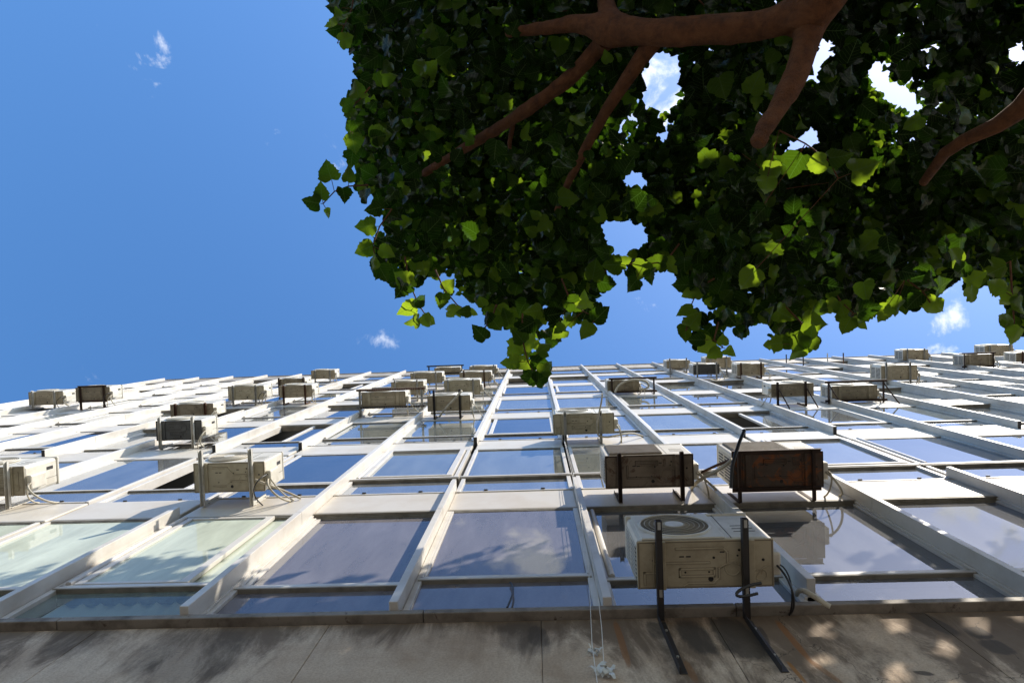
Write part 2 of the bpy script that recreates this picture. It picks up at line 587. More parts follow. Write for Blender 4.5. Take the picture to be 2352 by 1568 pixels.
M['concrete'] = concrete()
M['sill'] = weathered('dirty_sill', (0.24, 0.21, 0.17), (0.05, 0.035, 0.022), 0.7, 0.9, 5, False, rust=(0.07, 0.045, 0.03), rust_at=0.6)

# ------------------------------------------------------------------ ground
g = bpy.data.materials.new('paving')
g.use_nodes = True
gn = g.node_tree
gb = gn.nodes['Principled BSDF']
geo = gn.nodes.new('ShaderNodeNewGeometry')
bt = gn.nodes.new('ShaderNodeTexBrick')
bt.inputs['Scale'].default_value = 2.0
bt.inputs['Color1'].default_value = (0.17, 0.163, 0.15, 1)
bt.inputs['Color2'].default_value = (0.21, 0.2, 0.18, 1)
bt.inputs['Mortar'].default_value = (0.15, 0.14, 0.13, 1)
gn.links.new(geo.outputs['Position'], bt.inputs['Vector'])
gn.links.new(mixc(gn, noise(gn, geo.outputs['Position'], 0.8), bt.outputs['Color'], (0.13, 0.12, 0.11)), gb.inputs['Base Color'])
gb.inputs['Roughness'].default_value = 0.85
ground = MB().add([(-1500, -1500, 0), (1500, -1500, 0), (1500, 1500, 0), (-1500, 1500, 0)], [(0, 1, 2, 3)]).build('ground', g)
tag(ground, 'grey paved ground in front of the building', 'ground', kind='structure')

# ------------------------------------------------------------------ the building
SB = [6.42, 9.47, 12.43, 15.38, 18.25, 21.1]        # undersides of the spandrel bands above the lens
SH = 0.65
PB, PT = 23.65, 25.1                                # parapet
SILL = 4.05
BAY = 1.31
I0, I1 = -7, 18


def XI(i):
    return -0.92 + BAY * (i - 3)


building = empty('office_building', (0, 0, 0))
tag(building, 'tall office block with white aluminium mullions and rows of glazed windows above a concrete base', 'building')
BX0, BX1 = XI(I0) - 0.05, XI(I1) + 0.05


def bz(Z):
    return Z + H0


# concrete base (with vertical joints) and its sill
b = MB()
joints = [BX0] + [wall(px, py)[0] for px, py in ((120, 1520), (700, 1520), (1245, 1500), (1670, 1480))] + [wall(2200, 1465)[0], 5.6, BX1]
for a, c in zip(joints[:-1], joints[1:]):
    b.box(a + 0.0012, c - 0.0012, 0.0, -0.25, 0, bz(SILL) - 0.06, 0.004)
b.box(BX0, BX1, -0.02, -0.3, 0, bz(SILL) - 0.062)
b.build('base_wall', M['concrete'], building)
b = MB()
sj = [BX0, -6.4, -3.0, wall(975, 1400, .05)[0], 1.15, 4.2, 7, BX1]
for a, c in zip(sj[:-1], sj[1:]):
    b.box(a + 0.002, c - 0.002, 0.055, -0.1, bz(SILL) - 0.055, bz(SILL) + 0.004, 0.006)
b.build('sill', M['sill'], building)

# body: side and back walls, floors, ceilings
b = MB()
b.box(BX0 - 0.22, BX0, 0.02, -9, 0, bz(PT) - 0.03)
b.box(BX1, BX1 + 0.22, 0.02, -9, 0, bz(PT) - 0.03)
b.box(BX0, BX1, -8.8, -9, 0, bz(PT) - 0.05)
b.build('end_wall', M['parapet'], building)
b = MB()
b.box(BX0, BX1, -3.4, -3.5, bz(SILL), bz(PB))
b.build('inner_wall', M['inner'], building)
b = MB()
for z in SB:
    b.box(BX0, BX1, -0.13, -3.4, bz(z) + 0.05, bz(z) + SH - 0.05)
b.box(BX0, BX1, -0.13, -3.4, bz(SILL) - 0.3, bz(SILL) - 0.06)
b.build('floor_slab', M['ceiling'], building)
b = MB()
pj_x = [BX0, -11.6, -8.9, -6.2, -3.6, 0.1, 3.0, 6.2, 9.0, 12, 15, BX1]
for a, c in zip(pj_x[:-1], pj_x[1:]):
    b.box(a + 0.004, c - 0.004, 0.015, -0.3, bz(PB), bz(PT), 0.01)
b.box(BX0, BX1, 0.045, -0.36, bz(PT) + 0.002, bz(PT) + 0.05, 0.008)
b.build('parapet', M['parapet'], building)
b = MB()
b.box(BX0, BX1, -0.3, -8.8, bz(PB) + 0.05, bz(PB) + 0.35)
b.build('roof', M['parapet'], building)


def seen(X0, X1, Z0, Z1, mrg=60):
    """whether a piece of facade can come into view from about here"""
    ps = [pj(x, 0.0, z) for x in (X0, X1) for z in (Z0, Z1)]
    xs = [p[0] for p in ps]
    ys = [p[1] for p in ps]
    return max(xs) > -mrg and min(xs) < 2352 + mrg and min(ys) < 1568 + mrg


# mullions
def mullion(x, z0, z1, p=0.105):
    b = MB()
    zz = z0
    cuts = [z0] + [c for c in (6.1, 11.05, 14.0, 17.2, 20.4) if z0 + .4 < c + 0.07 * (x % 1) < z1 - .4] + [z1]
    for a, c in zip(cuts[:-1], cuts[1:]):
        b.box(x - 0.028, x + 0.028, p, -0.09, bz(a) + (0.0015 if a > z0 else 0), bz(c) - 0.0015, 0.004)
    # stepped side fillet against the glass
    b.box(x - 0.044, x + 0.044, -0.012, -0.088, bz(z0), bz(z1) - 0.003, 0.003)
    o = b.build('mullion', M['alu'], building)
    if z0 > 5:
        c = MB()
        c.box(x - 0.024, x + 0.024, p - 0.004, -0.05, bz(z0) - 0.003, bz(z0) + 0.002)
        c.build('end_cap', M['gasket'], o)
    return o


for i in range(I0, I1 + 1):
    x = XI(i)
    if i % 3 == 2 or i == I0 or i > 12:
        mullion(x, 4.27 if i == 5 else SILL + 0.005, PT - 0.15)
    else:
        if i != 0:
            mullion(x, SILL + 0.005, SB[0] - 0.01 if i == 1 else SB[0] + SH + 0.13)
        mullion(x, SB[1] + SH * 0.62, PT - 0.15)

# spandrel panels, one per bay and storey
for k, z in enumerate(SB):
    far = MB()
    nfar = 0
    for i in range(I0, I1):
        x0, x1 = XI(i) + 0.03, XI(i + 1) - 0.03
        tilt = R.uniform(-0.003, 0.003)
        b = MB() if seen(x0, x1, z, z + SH, 30) else far
        b.box(x0, x1, 0.0 + tilt, -0.05, bz(z), bz(z + SH), 0.012)
        b.box(x0, x1, -0.004, -0.036, bz(z) - 0.02, bz(z) - 0.0005, 0, 1)  # dark strip: grime and painted shade under the panel
        if b is not far:
            b.build('spandrel_panel', [M['panel'], M['grime_shade']], building)
        else:
            nfar += 1
    if nfar:
        tag(far.build('spandrel_panels', [M['panel'], M['grime_shade']], building), kind='stuff')

# windows
STY = {(0, 0): 'mint', (1, 0): 'mintsash', (2, 0): 'purple', (3, 0): 'flush', (4, 0): 'plain', (5, 0): 'plain', (6, 0): 'plain', (-1, 0): 'mint',
       (0, 1): 'open', (1, 1): 'sash', (2, 1): 'railsash', (3, 1): 'rail', (4, 1): 'railgrey', (5, 1): 'rail', (6, 1): 'railsash', (7, 1): 'rail',
       (-1, 1): 'plain', (-2, 1): 'plain', (-3, 1): 'deep', (-4, 1): 'open', (3, 2): 'sash', (2, 2): 'grey', (1, 2): 'grey', (5, 2): 'plain', (6, 2): 'open', (4, 2): 'plain',
       (3, 3): 'plain', (4, 3): 'grey', (5, 3): 'sash', (7, 2): 'sashtilt', (8, 2): 'grey'}
RW = random.Random(21)
RB = random.Random(8)
zlo = [SILL] + [z + SH for z in SB]
zhi = [z for z in SB] + [PB]
cells = []
for k in range(7):
    for i in range(I0, I1):
        x0, x1 = XI(i) + 0.046, XI(i + 1) - 0.046
        z0, z1 = zlo[k], zhi[k]
        ps = [pj(x, 0, z) for x in (x0, x1) for z in (z0, z1)]
        area = (max(p[0] for p in ps) - min(p[0] for p in ps)) * (max(p[1] for p in ps) - min(p[1] for p in ps)) if seen(x0, x1, z0, z1) else -1
        cells.append((area, i, k))
cells.sort(reverse=True)
KEEP = set((i, k) for a, i, k in cells[:98] if a > 0)
rest_frame, rest_pane = MB(), MB()


def quad(b, x0, x1, o, z0, z1, tilt=0.0):
    b.add([(x0, -o, bz(z0)), (x1, -o, bz(z0)), (x1, -(o + tilt), bz(z1)), (x0, -(o + tilt), bz(z1))], [(0, 1, 2, 3)])


for a, i, k in cells:
    x0, x1 = XI(i) + 0.046, XI(i + 1) - 0.046
    z0, z1 = zlo[k] + 0.006, zhi[k] - 0.006
    st = STY.get((i, k))
    if st is None:
        q = RW.random()
        st = 'rail' if k == 1 and i > 4 and q < .8 else ('sash' if q < 0.3 else 'grey' if q < 0.45 else 'open' if q < 0.56 else 'deep' if q < .7 else 'plain')
    own = (i, k) in KEEP
    rec = {'flush': -0.016, 'purple': -0.05, 'deep': -0.07, 'plain': -0.014, 'mint': -0.02, 'mintsash': -0.02, 'open': -0.03}.get(st, -0.014)
    if k == 0 and i >= 4:
        rec = -0.05
    b = MB() if own else rest_frame
    # head member with stepped profile, jambs, bottom rail
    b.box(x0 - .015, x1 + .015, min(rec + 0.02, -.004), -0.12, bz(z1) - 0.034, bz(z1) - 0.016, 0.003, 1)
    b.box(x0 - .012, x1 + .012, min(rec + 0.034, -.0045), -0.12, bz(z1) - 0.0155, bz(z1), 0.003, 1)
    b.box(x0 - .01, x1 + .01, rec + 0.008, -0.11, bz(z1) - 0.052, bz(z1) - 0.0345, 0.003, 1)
    b.box(x0 - .015, x0 + 0.03, rec + 0.022, -0.12, bz(z0), bz(z1) - 0.053, 0.004)
    b.box(x1 - 0.03, x1 + .015, rec + 0.022, -0.12, bz(z0), bz(z1) - 0.053, 0.004)
    b.box(x0, x1, rec + 0.02, -0.12, bz(z0), bz(z0) + 0.03, 0.004)
    zt = z0 + (0.585 if k == 0 else 0.55) + (0 if k < 2 else RW.uniform(-.03, .03))
    if st.startswith('rail'):
        zt = z0 + 0.6
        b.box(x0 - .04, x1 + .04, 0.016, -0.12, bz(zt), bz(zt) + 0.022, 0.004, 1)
        b.box(x0 - .04, x1 + .04, 0.010, -0.12, bz(zt) + 0.0225, bz(zt) + 0.036, 0.003)
        b.box(x0 - .04, x1 + .04, 0.022, -0.12, bz(zt) + 0.0365, bz(zt) + 0.08, 0.004)
        zb = zt + 0.11
    else:
        e0 = rec + (0.016 if k else 0.03)
        b.box(x0, x1, e0, -0.12, bz(zt), bz(zt) + 0.035, 0.004)
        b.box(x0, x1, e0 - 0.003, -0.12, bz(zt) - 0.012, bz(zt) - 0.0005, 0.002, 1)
        if k == 0:
            b.box(x0 + .005, x1 - .005, rec + 0.022, -0.12, bz(zt) + 0.04, bz(zt) + 0.075, 0.004)
        zb = zt + (0.08 if k == 0 else 0.045)
    # rounded inner stile on one or both sides
    if st in ('mintsash', 'plain', 'railsash', 'rail', 'grey') and RW.random() < 0.8:
        b.tube([(x0 + 0.055, rec + 0.02, bz(zb)), (x0 + 0.055, rec + 0.02, bz(z1) - 0.06)], 0.024, 10)
    if st in ('purple', 'plain', 'deep'):
        b.box(x0 + 0.03, x0 + 0.075, rec + 0.012, -0.11, bz(zb), bz(z1) - 0.053, 0.004)
    if st == 'flush':
        b.box(x0 + 0.03, x0 + 0.05, rec + 0.02, -0.11, bz(zb), bz(z1) - 0.053, 0.004)
    win = b.build('window', [M['alu'], M['grime_shade']], building) if own else None
    gm = {'mint': 'glass_mint', 'mintsash': 'glass_mint', 'purple': 'glass_purple', 'flush': 'glass_purple', 'grey': 'glass_grey', 'railgrey': 'glass_grey'}.get(st)
    if gm is None:
        gm = RW.choice(['glass', 'glass_clear', 'glass', 'glass_grey'])
    if k == 0 and i >= 3:
        gm = 'glass_purple' if i == 3 else 'glass_low'
    lowm = 'glass_mint_low' if st.startswith('mint') else ('glass_purple' if k == 0 and i in (2, 3) else gm if gm != 'glass_grey' else 'glass')
    w0 = x0 + 0.03
    w1 = x1 - 0.03
    tl = RW.uniform(-0.006, 0.006)
    # upper pane or sliding sash
    pane = MB() if own else rest_pane
    if st == 'open':
        xs = x0 + (x1 - x0) * 0.55
        quad(pane, xs, w1, rec - 0.02, zb, z1 - 0.05)
        if own:
            s = MB()
            s.box(xs - 0.05, xs, rec, rec - 0.04, bz(zb), bz(z1) - 0.053, 0.004)
            s.build('sash', M['alu'], win)
    elif 'sash' in st:
        e = 0.006 if st != 'railsash' else 0.03
        s = MB() if own else rest_frame
        sx0, sx1 = (x0 + 0.09, x1 - (0.28 if st == 'mintsash' else 0.05))
        for bx in ((sx0, sx0 + 0.06, zb, z1 - 0.058), (sx1 - 0.07, sx1, zb, z1 - 0.058), (sx0 + 0.0605, sx1 - 0.0705, zb, zb + 0.04), (sx0 + 0.0605, sx1 - 0.0705, z1 - 0.10, z1 - 0.058)):
            s.box(bx[0], bx[1], e, rec - 0.01, bz(bx[2]), bz(bx[3]), 0.004)
        if own:
            s.build('sash', M['alu'], win)
        quad(pane, sx0 + 0.055, sx1 - 0.06, rec + 0.01, zb + 0.035, z1 - 0.09)
        quad(pane, w0, w1, rec - 0.02, zb, z1 - 0.05)
    else:
        quad(pane, w0, w1, rec, zb, z1 - 0.05, tl)
    if own:
        pane.build('upper_pane', M[gm], win)
    low = MB() if own else rest_pane
    quad(low, w0, w1, rec - 0.005, z0 + 0.02, zt + 0.01, tl)
    if own:
        low.build('lower_pane', M[lowm], win)
        for fx in (0.25, 0.75):
            c = MB()
            xx = x0 + (x1 - x0) * fx
            c.box(xx - 0.022, xx + 0.022, rec + 0.034, rec + 0.01, bz(z0) + 0.03, bz(z0) + 0.042, 0.004)
            if 0 < k < 4:
                c.build('drain_cap', M['gasket'], win)
    if own and not st.startswith('mint') and st != 'open' and k > 0 and RB.random() < 0.34:
        c = MB()
        if RB.random() < 0.5:
            c.box(x0 + .05, x1 - .05, -0.20, -0.206, bz(z1) - RB.uniform(.5, 1.5), bz(z1) - 0.02)
            c.build('roller_blind', M['blind'], win)
        else:
            n0 = RB.randint(5, 9)
            for q in range(n0):
                xx = x0 + 0.06 + q * 0.07
                c.box(xx, xx + 0.062, -0.2 - 0.02 * (q % 2), -0.206 - 0.02 * (q % 2), bz(z0) + 0.05, bz(z1) - 0.02)
            c.build('curtain', M['blind'], win)
    if st.startswith('mint') and own:
        c = MB()
        for q in range(9):
            xx = x0 + 0.12 + q * 0.135
            zz0, zz1 = bz(z0) + 0.1, bz(z1) - 0.12
            c.add([(xx - 0.04, 0.10, zz0), (xx + 0.04, 0.15, zz0), (xx + 0.04, 0.15, zz1), (xx - 0.04, 0.10, zz1)], [(0, 1, 2, 3)])
        c.build('blind', M['blind'], win)
tag(rest_frame.build('windows', [M['alu'], M['grime_shade']], building), kind='stuff')
tag(rest_pane.build('glass_pane', M['glass'], building), kind='stuff')

# ------------------------------------------------------------------ air conditioners
UW, UD, UH = 0.80, 0.30, 0.54


def ridge(b, pts, z, w=0.011, h=0.007):
    for (xa, oa), (xb, ob) in zip(pts[:-1], pts[1:]):       # grime settled along the foot of the pressing
        if abs(xa - xb) < 1e-6 or abs(oa - ob) < 1e-6:
            b.box(min(xa, xb) - w * .78, max(xa, xb) + w * .78, min(oa, ob) - w * .78, max(oa, ob) + w * .78, z - 0.0015, z + 0.001, 0, 2)
        else:
            b.tube([(xa, oa, z + w * .6), (xb, ob, z + w * .6)], w * .8, 8, m=2)
    for (xa, oa), (xb, ob) in zip(pts[:-1], pts[1:]):
        if abs(xa - xb) < 1e-6 or abs(oa - ob) < 1e-6:
            b.box(min(xa, xb) - w / 2, max(xa, xb) + w / 2, min(oa, ob) - w / 2, max(oa, ob) + w / 2, z - h, z + 0.001, 0.0022)
        else:
            b.tube([(xa, oa, z), (xb, ob, z)], w / 2, 6)


def make_ac(kind):
    root = empty('air_conditioner')
    hw = UW / 2
    c = MB()
    c.box(-hw, hw, 0.0, UD, 0.012, UH - 0.03, {'rect': 0.012, 'spiral': 0.036, 'oval': 0.03, 'plain': 0.014}.get(kind, 0.024))
    c.box(-hw - 0.004, hw + 0.004, -0.004, UD + 0.004, UH - 0.034, UH, 0.012)
    s = c
    s.box(0.165, 0.169, UD - 0.01, UD + 0.0012, 0.04, UH - 0.04, 0, 1)
    s.box(hw - 0.01, hw + 0.0012, 0.10, 0.103, 0.03, UH - 0.04, 0, 1)
    for q in range(3):
        s.box(0.215 + q * .004, 0.345, UD - 0.01, UD + 0.0012, 0.15 + q * 0.055, 0.158 + q * 0.055, 0, 1)
    s.box(hw - 0.01, hw + 0.0012, 0.19, 0.225, 0.34, 0.44, 0, 1)
    c.build('casing', [M['case'], M['dark']], root)
    # base pan with pressed ridges, feet and drain holes
    p = MB()
    p.box(-hw - 0.004, hw + 0.004, -0.004, UD + 0.003, 0.0, 0.0135, 0.006)
    zz = 0.0
    if kind == 'oval':
        for oo in (.07, .15, .23):
            ridge(p, [(-.2, oo), (.2, oo)], zz, 0.02, 0.006)
        ridge(p, [(-.34, .06), (-.34, .24)], zz)
        ridge(p, [(.34, .06), (.34, .24)], zz)
        ridge(p, [(-.37, .27), (.37, .27)], zz, 0.008)
    elif kind == 'plain':
        ridge(p, [(-.18, .25), (-.02, .25), (.06, .17), (.20, .17)], zz)
        ridge(p, [(-.18, .06), (-.04, .06), (.02, .11), (.20, .11)], zz)
        ridge(p, [(-.35, .2), (-.31, .2)], zz)
    elif kind == 'rect':
        ridge(p, [(-.12, .24), (.07, .24), (.07, .21), (-.12, .21), (-.12, .24)], zz)
        ridge(p, [(-.20, .20), (-.20, .09), (.10, .09), (.15, .05), (.27, .05)], zz)
        ridge(p, [(.14, .25), (.14, .20), (.24, .16), (.24, .08)], zz)
    else:
        ridge(p, [(-.17, .25), (.10, .25), (.13, .22), (.13, .15), (.08, .12), (.08, .06), (.05, .03), (-.10, .03), (-.13, .01)], zz)
        ridge(p, [(-.30, .16), (.02, .16)], zz)
        ridge(p, [(-.15, .12), (.05, .12), (.05, .075), (-.15, .075), (-.15, .12)], zz)
        ridge(p, [(-.36, .03), (-.36, .10), (-.30, .10)], zz)
        ridge(p, [(.08, .12), (.16, .16), (.2, .14)], zz)
        ridge(p, [(.30, .06), (.33, .11), (.38, .14)], zz)
    for rx in (-hw + .006, hw - .006):
        p.box(rx - .005, rx + .005, .004, UD - .006, -0.001, .001, 0, 2)
    for ro in (.006, UD - .007):
        p.box(-hw + .012, hw - .012, ro - .004, ro + .004, -0.001, .001, 0, 2)
    for fx in (-0.262, 0.262):
        p.box(fx - 0.026, fx + 0.026, -0.004, UD + 0.002, -0.018, 0.001, 0.004)
        ridge(p, [(fx - 0.045, 0.02), (fx - 0.045, UD - 0.02)], zz, 0.008)
    for (cx, co, r) in ((0.16, 0.12, 0.045), (0.325, 0.075, 0.035)):
        p.ring(cx, co, 0, r, 0.004)
        vs = p.v[-48 * 6:]
        p.v[-48 * 6:] = [(x, -co + (z), -(-y - co)) for x, y, z in vs]
    h = p
    for (cx, co, r) in ((.03, .055, .016), (.05, .19, .008), (-.12, .1, .006), (.02, .1, .006), (.2, .235, .008), (.34, .17, .009), (-.31, .18, .006), (.19, .2, .006)):
        h.disc(cx, co, -0.0015, r, 12, m=1, axis='z', depth=0.01)
    for (cx, co) in ((-.14, .2), (-.10, .2), (.1, .225)):
        h.box(cx - 0.014, cx + 0.014, co - 0.004, co + 0.004, -0.0015, 0.006, 0, 1)
    p.build('base_pan', [M['pan'], M['dark'], M['crease']], root)
    # front grille
    fx, fz = -0.125, 0.275
    if kind == 'rect':
        g = MB()
        g.box(fx - 0.235, fx + 0.255, UD - 0.005, UD + 0.014, 0.045, 0.495, 0.006)
        gr = g.build('fan_grille', M['fan'], root)
        g = MB()
        for q in range(46):
            xx = fx - 0.225 + q * 0.0104
            g.box(xx, xx + 0.0035, UD + 0.012, UD + 0.0185, 0.055, 0.485)
        g.build('grille_slats', M['fan'], gr)
    else:
        g = MB()
        if kind == 'spiral':
            g.box(fx - 0.245, fx + 0.255, UD - 0.004, UD + 0.010, 0.03, 0.505, 0.008)
        g.ring(fx, UD + 0.010, fz, 0.218, 0.010)
        gr = g.build('fan_grille', M['case'] if kind == 'spiral' else M['wire'], root)
        g = MB()
        g.disc(fx, UD + 0.0125, fz, 0.212, 48, depth=0.02)
        g.build('fan_opening', M['fan'] if kind != 'spiral' else M['dark'], gr)
        g = MB()
        nr = 5 if kind == 'spiral' else 9
        for q in range(nr):
            g.ring(fx, UD + 0.017, fz, 0.065 + q * 0.145 / (nr - .2), 0.0024 if kind == 'spiral' else 0.0032, 48, 4)
        ns = 72 if kind == 'spiral' else 28
        for q in range(ns):
            a = 2 * math.pi * q / ns
            tw = 0.42 if kind == 'spiral' else 0.0
            pts = [(fx + r * math.cos(a + tw * (r - .06) / .15), UD + 0.0145, fz + r * math.sin(a + tw * (r - .06) / .15)) for r in (0.055, 0.11, 0.16, 0.213)]
            g.tube(pts, 0.0013 if kind == 'spiral' else 0.0021, 4, False)
        g.build('grille_wires', M['wire'], gr)
        g = MB()
        g.disc(fx, UD + 0.020, fz, 0.058, 28, depth=0.008)
        g.build('fan_hub', M['case'], gr)
    # louvred left end
    g = MB()
    g.box(-hw - 0.002, -hw + 0.01, 0.03, UD - 0.045, 0.06, UH - 0.075)
    lo = g.build('side_grille', M['coil'], root)
    g = MB()
    g.box(-hw - 0.006, -hw, 0.03, UD - 0.045, 0.26, 0.285)
    for q in range(9):
        oo = 0.03 + q * (UD - 0.085) / 8
        g.box(-hw - 0.0065, -hw, oo, oo + 0.010, 0.06, UH - 0.075)
    g.build('grille_bars', M['case'], lo)
    # valve cover on the right end
    g = MB()
    g.box(hw - 0.002, hw + 0.058, 0.05, 0.20, 0.03, 0.26, 0.014)
    g.build('valve_cover', M['case'], root)
    return root


protos = {k: make_ac(k) for k in ('round', 'rect', 'spiral', 'oval', 'plain')}
note_children()


def c1(X, Y): return X * .26856, 803.9 + Y * .26856
def c2(X, Y): return 574.2 + X * .26856, 803.9 + Y * .26856
def c3(X, Y): return 1148.4 + X * .26856, 803.9 + Y * .26856
def c4(X, Y): return 1720.4 + X * .26856, 746.5 + Y * .26856
def c7(X, Y): return 1148.4 + X * .28607, 1119.7 + Y * .28607


# survey of each unit: frame of reference, underside left, right, outer, wall side; the two arms; arm tip and foot;
# kind, pan, bracket steel, support, label, short name
UNITS = [
    (c1, 237, 530, 355, 468, 275, 462, 345, 505, 'round', 'pan', 'white_steel', 'arms',
     'pale air conditioner at far left edge under the sky, on two white arms', 'farthest left unit'),
    (c1, 640, 930, 318, 435, 685, 885, 305, 505, 'round', 'pan_brown', 'rust_dark', 'tray',
     'air conditioner in a dark rusty tray frame high near left end of facade', 'unit with black cables at far left'),
    (c1, 1450, 1815, 462, 555, 1495, 1752, 455, 650, 'round', 'pan_brown', 'rust_steel', 'arms',
     'brownish air conditioner on rusty straps just above the dark grey bottomed unit', 'brownish unit above dark grey one'),
    (c1, 1325, 1715, 605, 770, 1362, 1645, 570, 835, 'round', 'pan_dark', 'white_steel', 'arms',
     'air conditioner with sooty dark grey underside on white arms left of centre', 'sooty grey bottomed unit at left'),
    (c1, -190, 185, 1005, 1250, -120, 85, 960, 1345, 'round', 'pan_brown', 'white_steel', 'arms',
     'large cream air conditioner cut off by the left picture edge', 'cream unit cut off at left'),
    (c1, 1645, 2250, 965, 1215, 1720, 2145, 855, 1325, 'round', 'pan', 'white_steel', 'arms',
     'large beige air conditioner with corrugated hose over white band, lower left', 'large beige unit at lower left'),
    (c1, 1945, 2250, 308, 425, 1990, 2185, 300, 472, 'round', 'pan_pale', 'galv', 'arms',
     'pale air conditioner on grey arms left of the rusty armed pair', 'pale unit left of rusty pair'),
    (c2, 245, 525, 302, 405, 285, 470, 298, 462, 'round', 'pan', 'rust_steel', 'arms',
     'beige air conditioner on two thick rusty arms, lower of a stacked pair', 'lower unit of rusty armed pair'),
    (c2, 235, 465, 245, 300, 245, 455, 235, 385, 'round', 'pan_brown', 'rust_dark', 'arms',
     'rust spotted air conditioner partly hidden behind the rusty armed unit below', 'rust spotted unit of that pair'),
    (c2, 520, 722, 172, 245, 555, 683, 168, 278, 'round', 'pan', 'galv', 'arms',
     'lone beige air conditioner at the left roofline with a thick drain pipe', 'lone unit at left roofline'),
    (c2, 950, 1325, 358, 485, 940, 1470, 330, 560, 'round', 'pan', 'galv', 'cage',
     'air conditioner in a wide cage of perforated rusty angle rails', 'unit in perforated rail cage'),
    (c2, 1205, 1480, 270, 385, 1240, 1430, 255, 435, 'round', 'pan', 'white_steel', 'arms',
     'air conditioner on white slotted arms directly above the caged unit', 'unit directly above the cage'),
    (c2, 1370, 1640, 195, 285, 1405, 1590, 185, 335, 'round', 'pan', 'white_steel', 'arms',
     'air conditioner with black drain hole third up in the column above the cage', 'third unit above the cage'),
    (c2, 1575, 1800, 150, 195, 1530, 1812, 130, 250, 'round', 'pan', 'black_steel', 'tray',
     'air conditioner inside a black angle frame at top of cluster by roofline', 'unit in black roofline frame'),
    (c2, 1660, 1965, 258, 395, 1695, 1910, 250, 425, 'spiral', 'pan_pale', 'galv', 'arms',
     'pale greenish air conditioner on grey arms above the black armed unit', 'pale greenish cluster unit'),
    (c2, 1515, 1880, 390, 520, 1575, 1795, 340, 583, 'spiral', 'pan', 'black_steel', 'arms',
     'air conditioner on black arms with a white pipe slanting under it, lowest of cluster', 'black armed cluster unit'),
    (c2, 1790, 2060, 188, 275, 1830, 2003, 170, 315, 'round', 'pan', 'rust_steel', 'arms',
     'beige air conditioner on rusty brown arms near top right of the cluster', 'rusty armed cluster unit'),
    (c2, 1875, 2105, 138, 200, 1910, 2085, 128, 240, 'round', 'pan', 'galv', 'arms',
     'topmost air conditioner of the cluster, at roofline beside the hanging leaves', 'topmost unit of cluster'),
    (c3, 455, 975, 545, 718, 560, 865, 525, 795, 'spiral', 'pan_pale', 'galv', 'arms',
     'clean beige air conditioner with shiny round grille hanging at facade centre', 'clean beige centre unit'),
    (c3, 900, 1655, 900, 1175, 1030, 1565, 880, 1290, 'rect', 'pan_worn', 'rust_dark', 'arms',
     'worn brown air conditioner with square grille on dark rusty arms', 'worn brown square grille unit'),
    (c3, 1990, 2770, 880, 1180, 2060, 2700, 860, 1290, 'rect', 'pan_rust', 'rust_dark', 'tray',
     'very rusty air conditioner sitting in an orange brown corroded tray', 'very rusty unit'),
    (c7, 1105, 2200, 430, 810, 1290, 1985, 262, 1050, 'spiral', 'pan', 'black_steel', 'down',
     'nearest air conditioner with big spiral fan grille above the concrete base', 'nearest big spiral grille unit'),
    (c3, 920, 1190, 258, 355, 960, 1320, 235, 375, 'round', 'pan_brown', 'rust_dark', 'tray',
     'air conditioner with looped white hose in a wide rusty rectangular frame', 'unit with looped hose'),
    (c3, 1425, 1625, 88, 150, 1455, 1597, 68, 188, 'round', 'pan', 'galv', 'arms',
     'air conditioner with thin slanting pipe at roofline above the black bottomed unit', 'slanting pipe roofline unit'),
    (c3, 1655, 1875, 122, 208, 1690, 1855, 105, 252, 'round', 'pan_dark', 'galv', 'arms',
     'white air conditioner with charcoal black underside on grey arms near roofline', 'charcoal bottomed unit'),
    (c3, 1760, 1975, 62, 150, 1805, 1940, 55, 215, 'round', 'pan', 'galv', 'arms',
     'air conditioner half hidden behind the bright yellow leaf and charcoal bottomed unit', 'unit behind the yellow leaf'),
    (c3, 2030, 2262, 118, 215, 2065, 2237, 105, 238, 'round', 'pan', 'rust_steel', 'arms',
     'beige air conditioner with louvred end on rusty arms right of charcoal one', 'louvred unit right of charcoal one'),
    (c4, 195, 555, 500, 610, 250, 490, 485, 690, 'mirror', 'pan_brown', 'rust_dark', 'brace',
     'air conditioner with white valve end facing left on braced brown arms', 'unit with valves facing left'),
    (c4, 715, 1100, 518, 640, 690, 1160, 475, 660, 'round', 'pan_brown', 'rust_dark', 'cagebrace',
     'air conditioner in a wide brown frame with slanting braces at right', 'unit in wide braced frame'),
    (c4, 1135, 1440, 345, 478, 1180, 1385, 315, 502, 'spiral', 'pan', 'galv', 'arms',
     'air conditioner with white barred end on thick dark grey arms, right side', 'white barred end unit'),
    (c4, 1320, 1535, 212, 298, 1360, 1505, 200, 310, 'round', 'pan', 'galv', 'arms',
     'air conditioner with black open end poking above the right roofline', 'black ended roofline unit'),
    (c4, 1845, 2100, 250, 350, 1850, 2100, 235, 365, 'round', 'pan_brown', 'rust_dark', 'tray',
     'air conditioner with white barred end in a dark square frame, far right', 'unit in dark square frame'),
    (c4, 2020, 2260, 172, 262, 2065, 2235, 165, 290, 'round', 'pan', 'galv', 'arms',
     'air conditioner crossed by a curved white pipe at far right roofline', 'unit at far right roofline'),
    (c4, 2290, 2480, 235, 310, 2320, 2450, 225, 330, 'round', 'pan_brown', 'rust_steel', 'arms',
     'rounded beige air conditioner cut off by the right picture edge', 'unit cut off at right'),
]
GRP = 'air conditioners hanging on the facade'
RA = random.Random(5)
used = set()


def set_mat(o, m):
    o.material_slots[0].link = 'OBJECT'
    o.material_slots[0].material = m


def bar(b, x0, x1, o0, o1, z0, z1, m=0):
    b.box(x0, x1, o0, o1, z0, z1, 0.003, m)


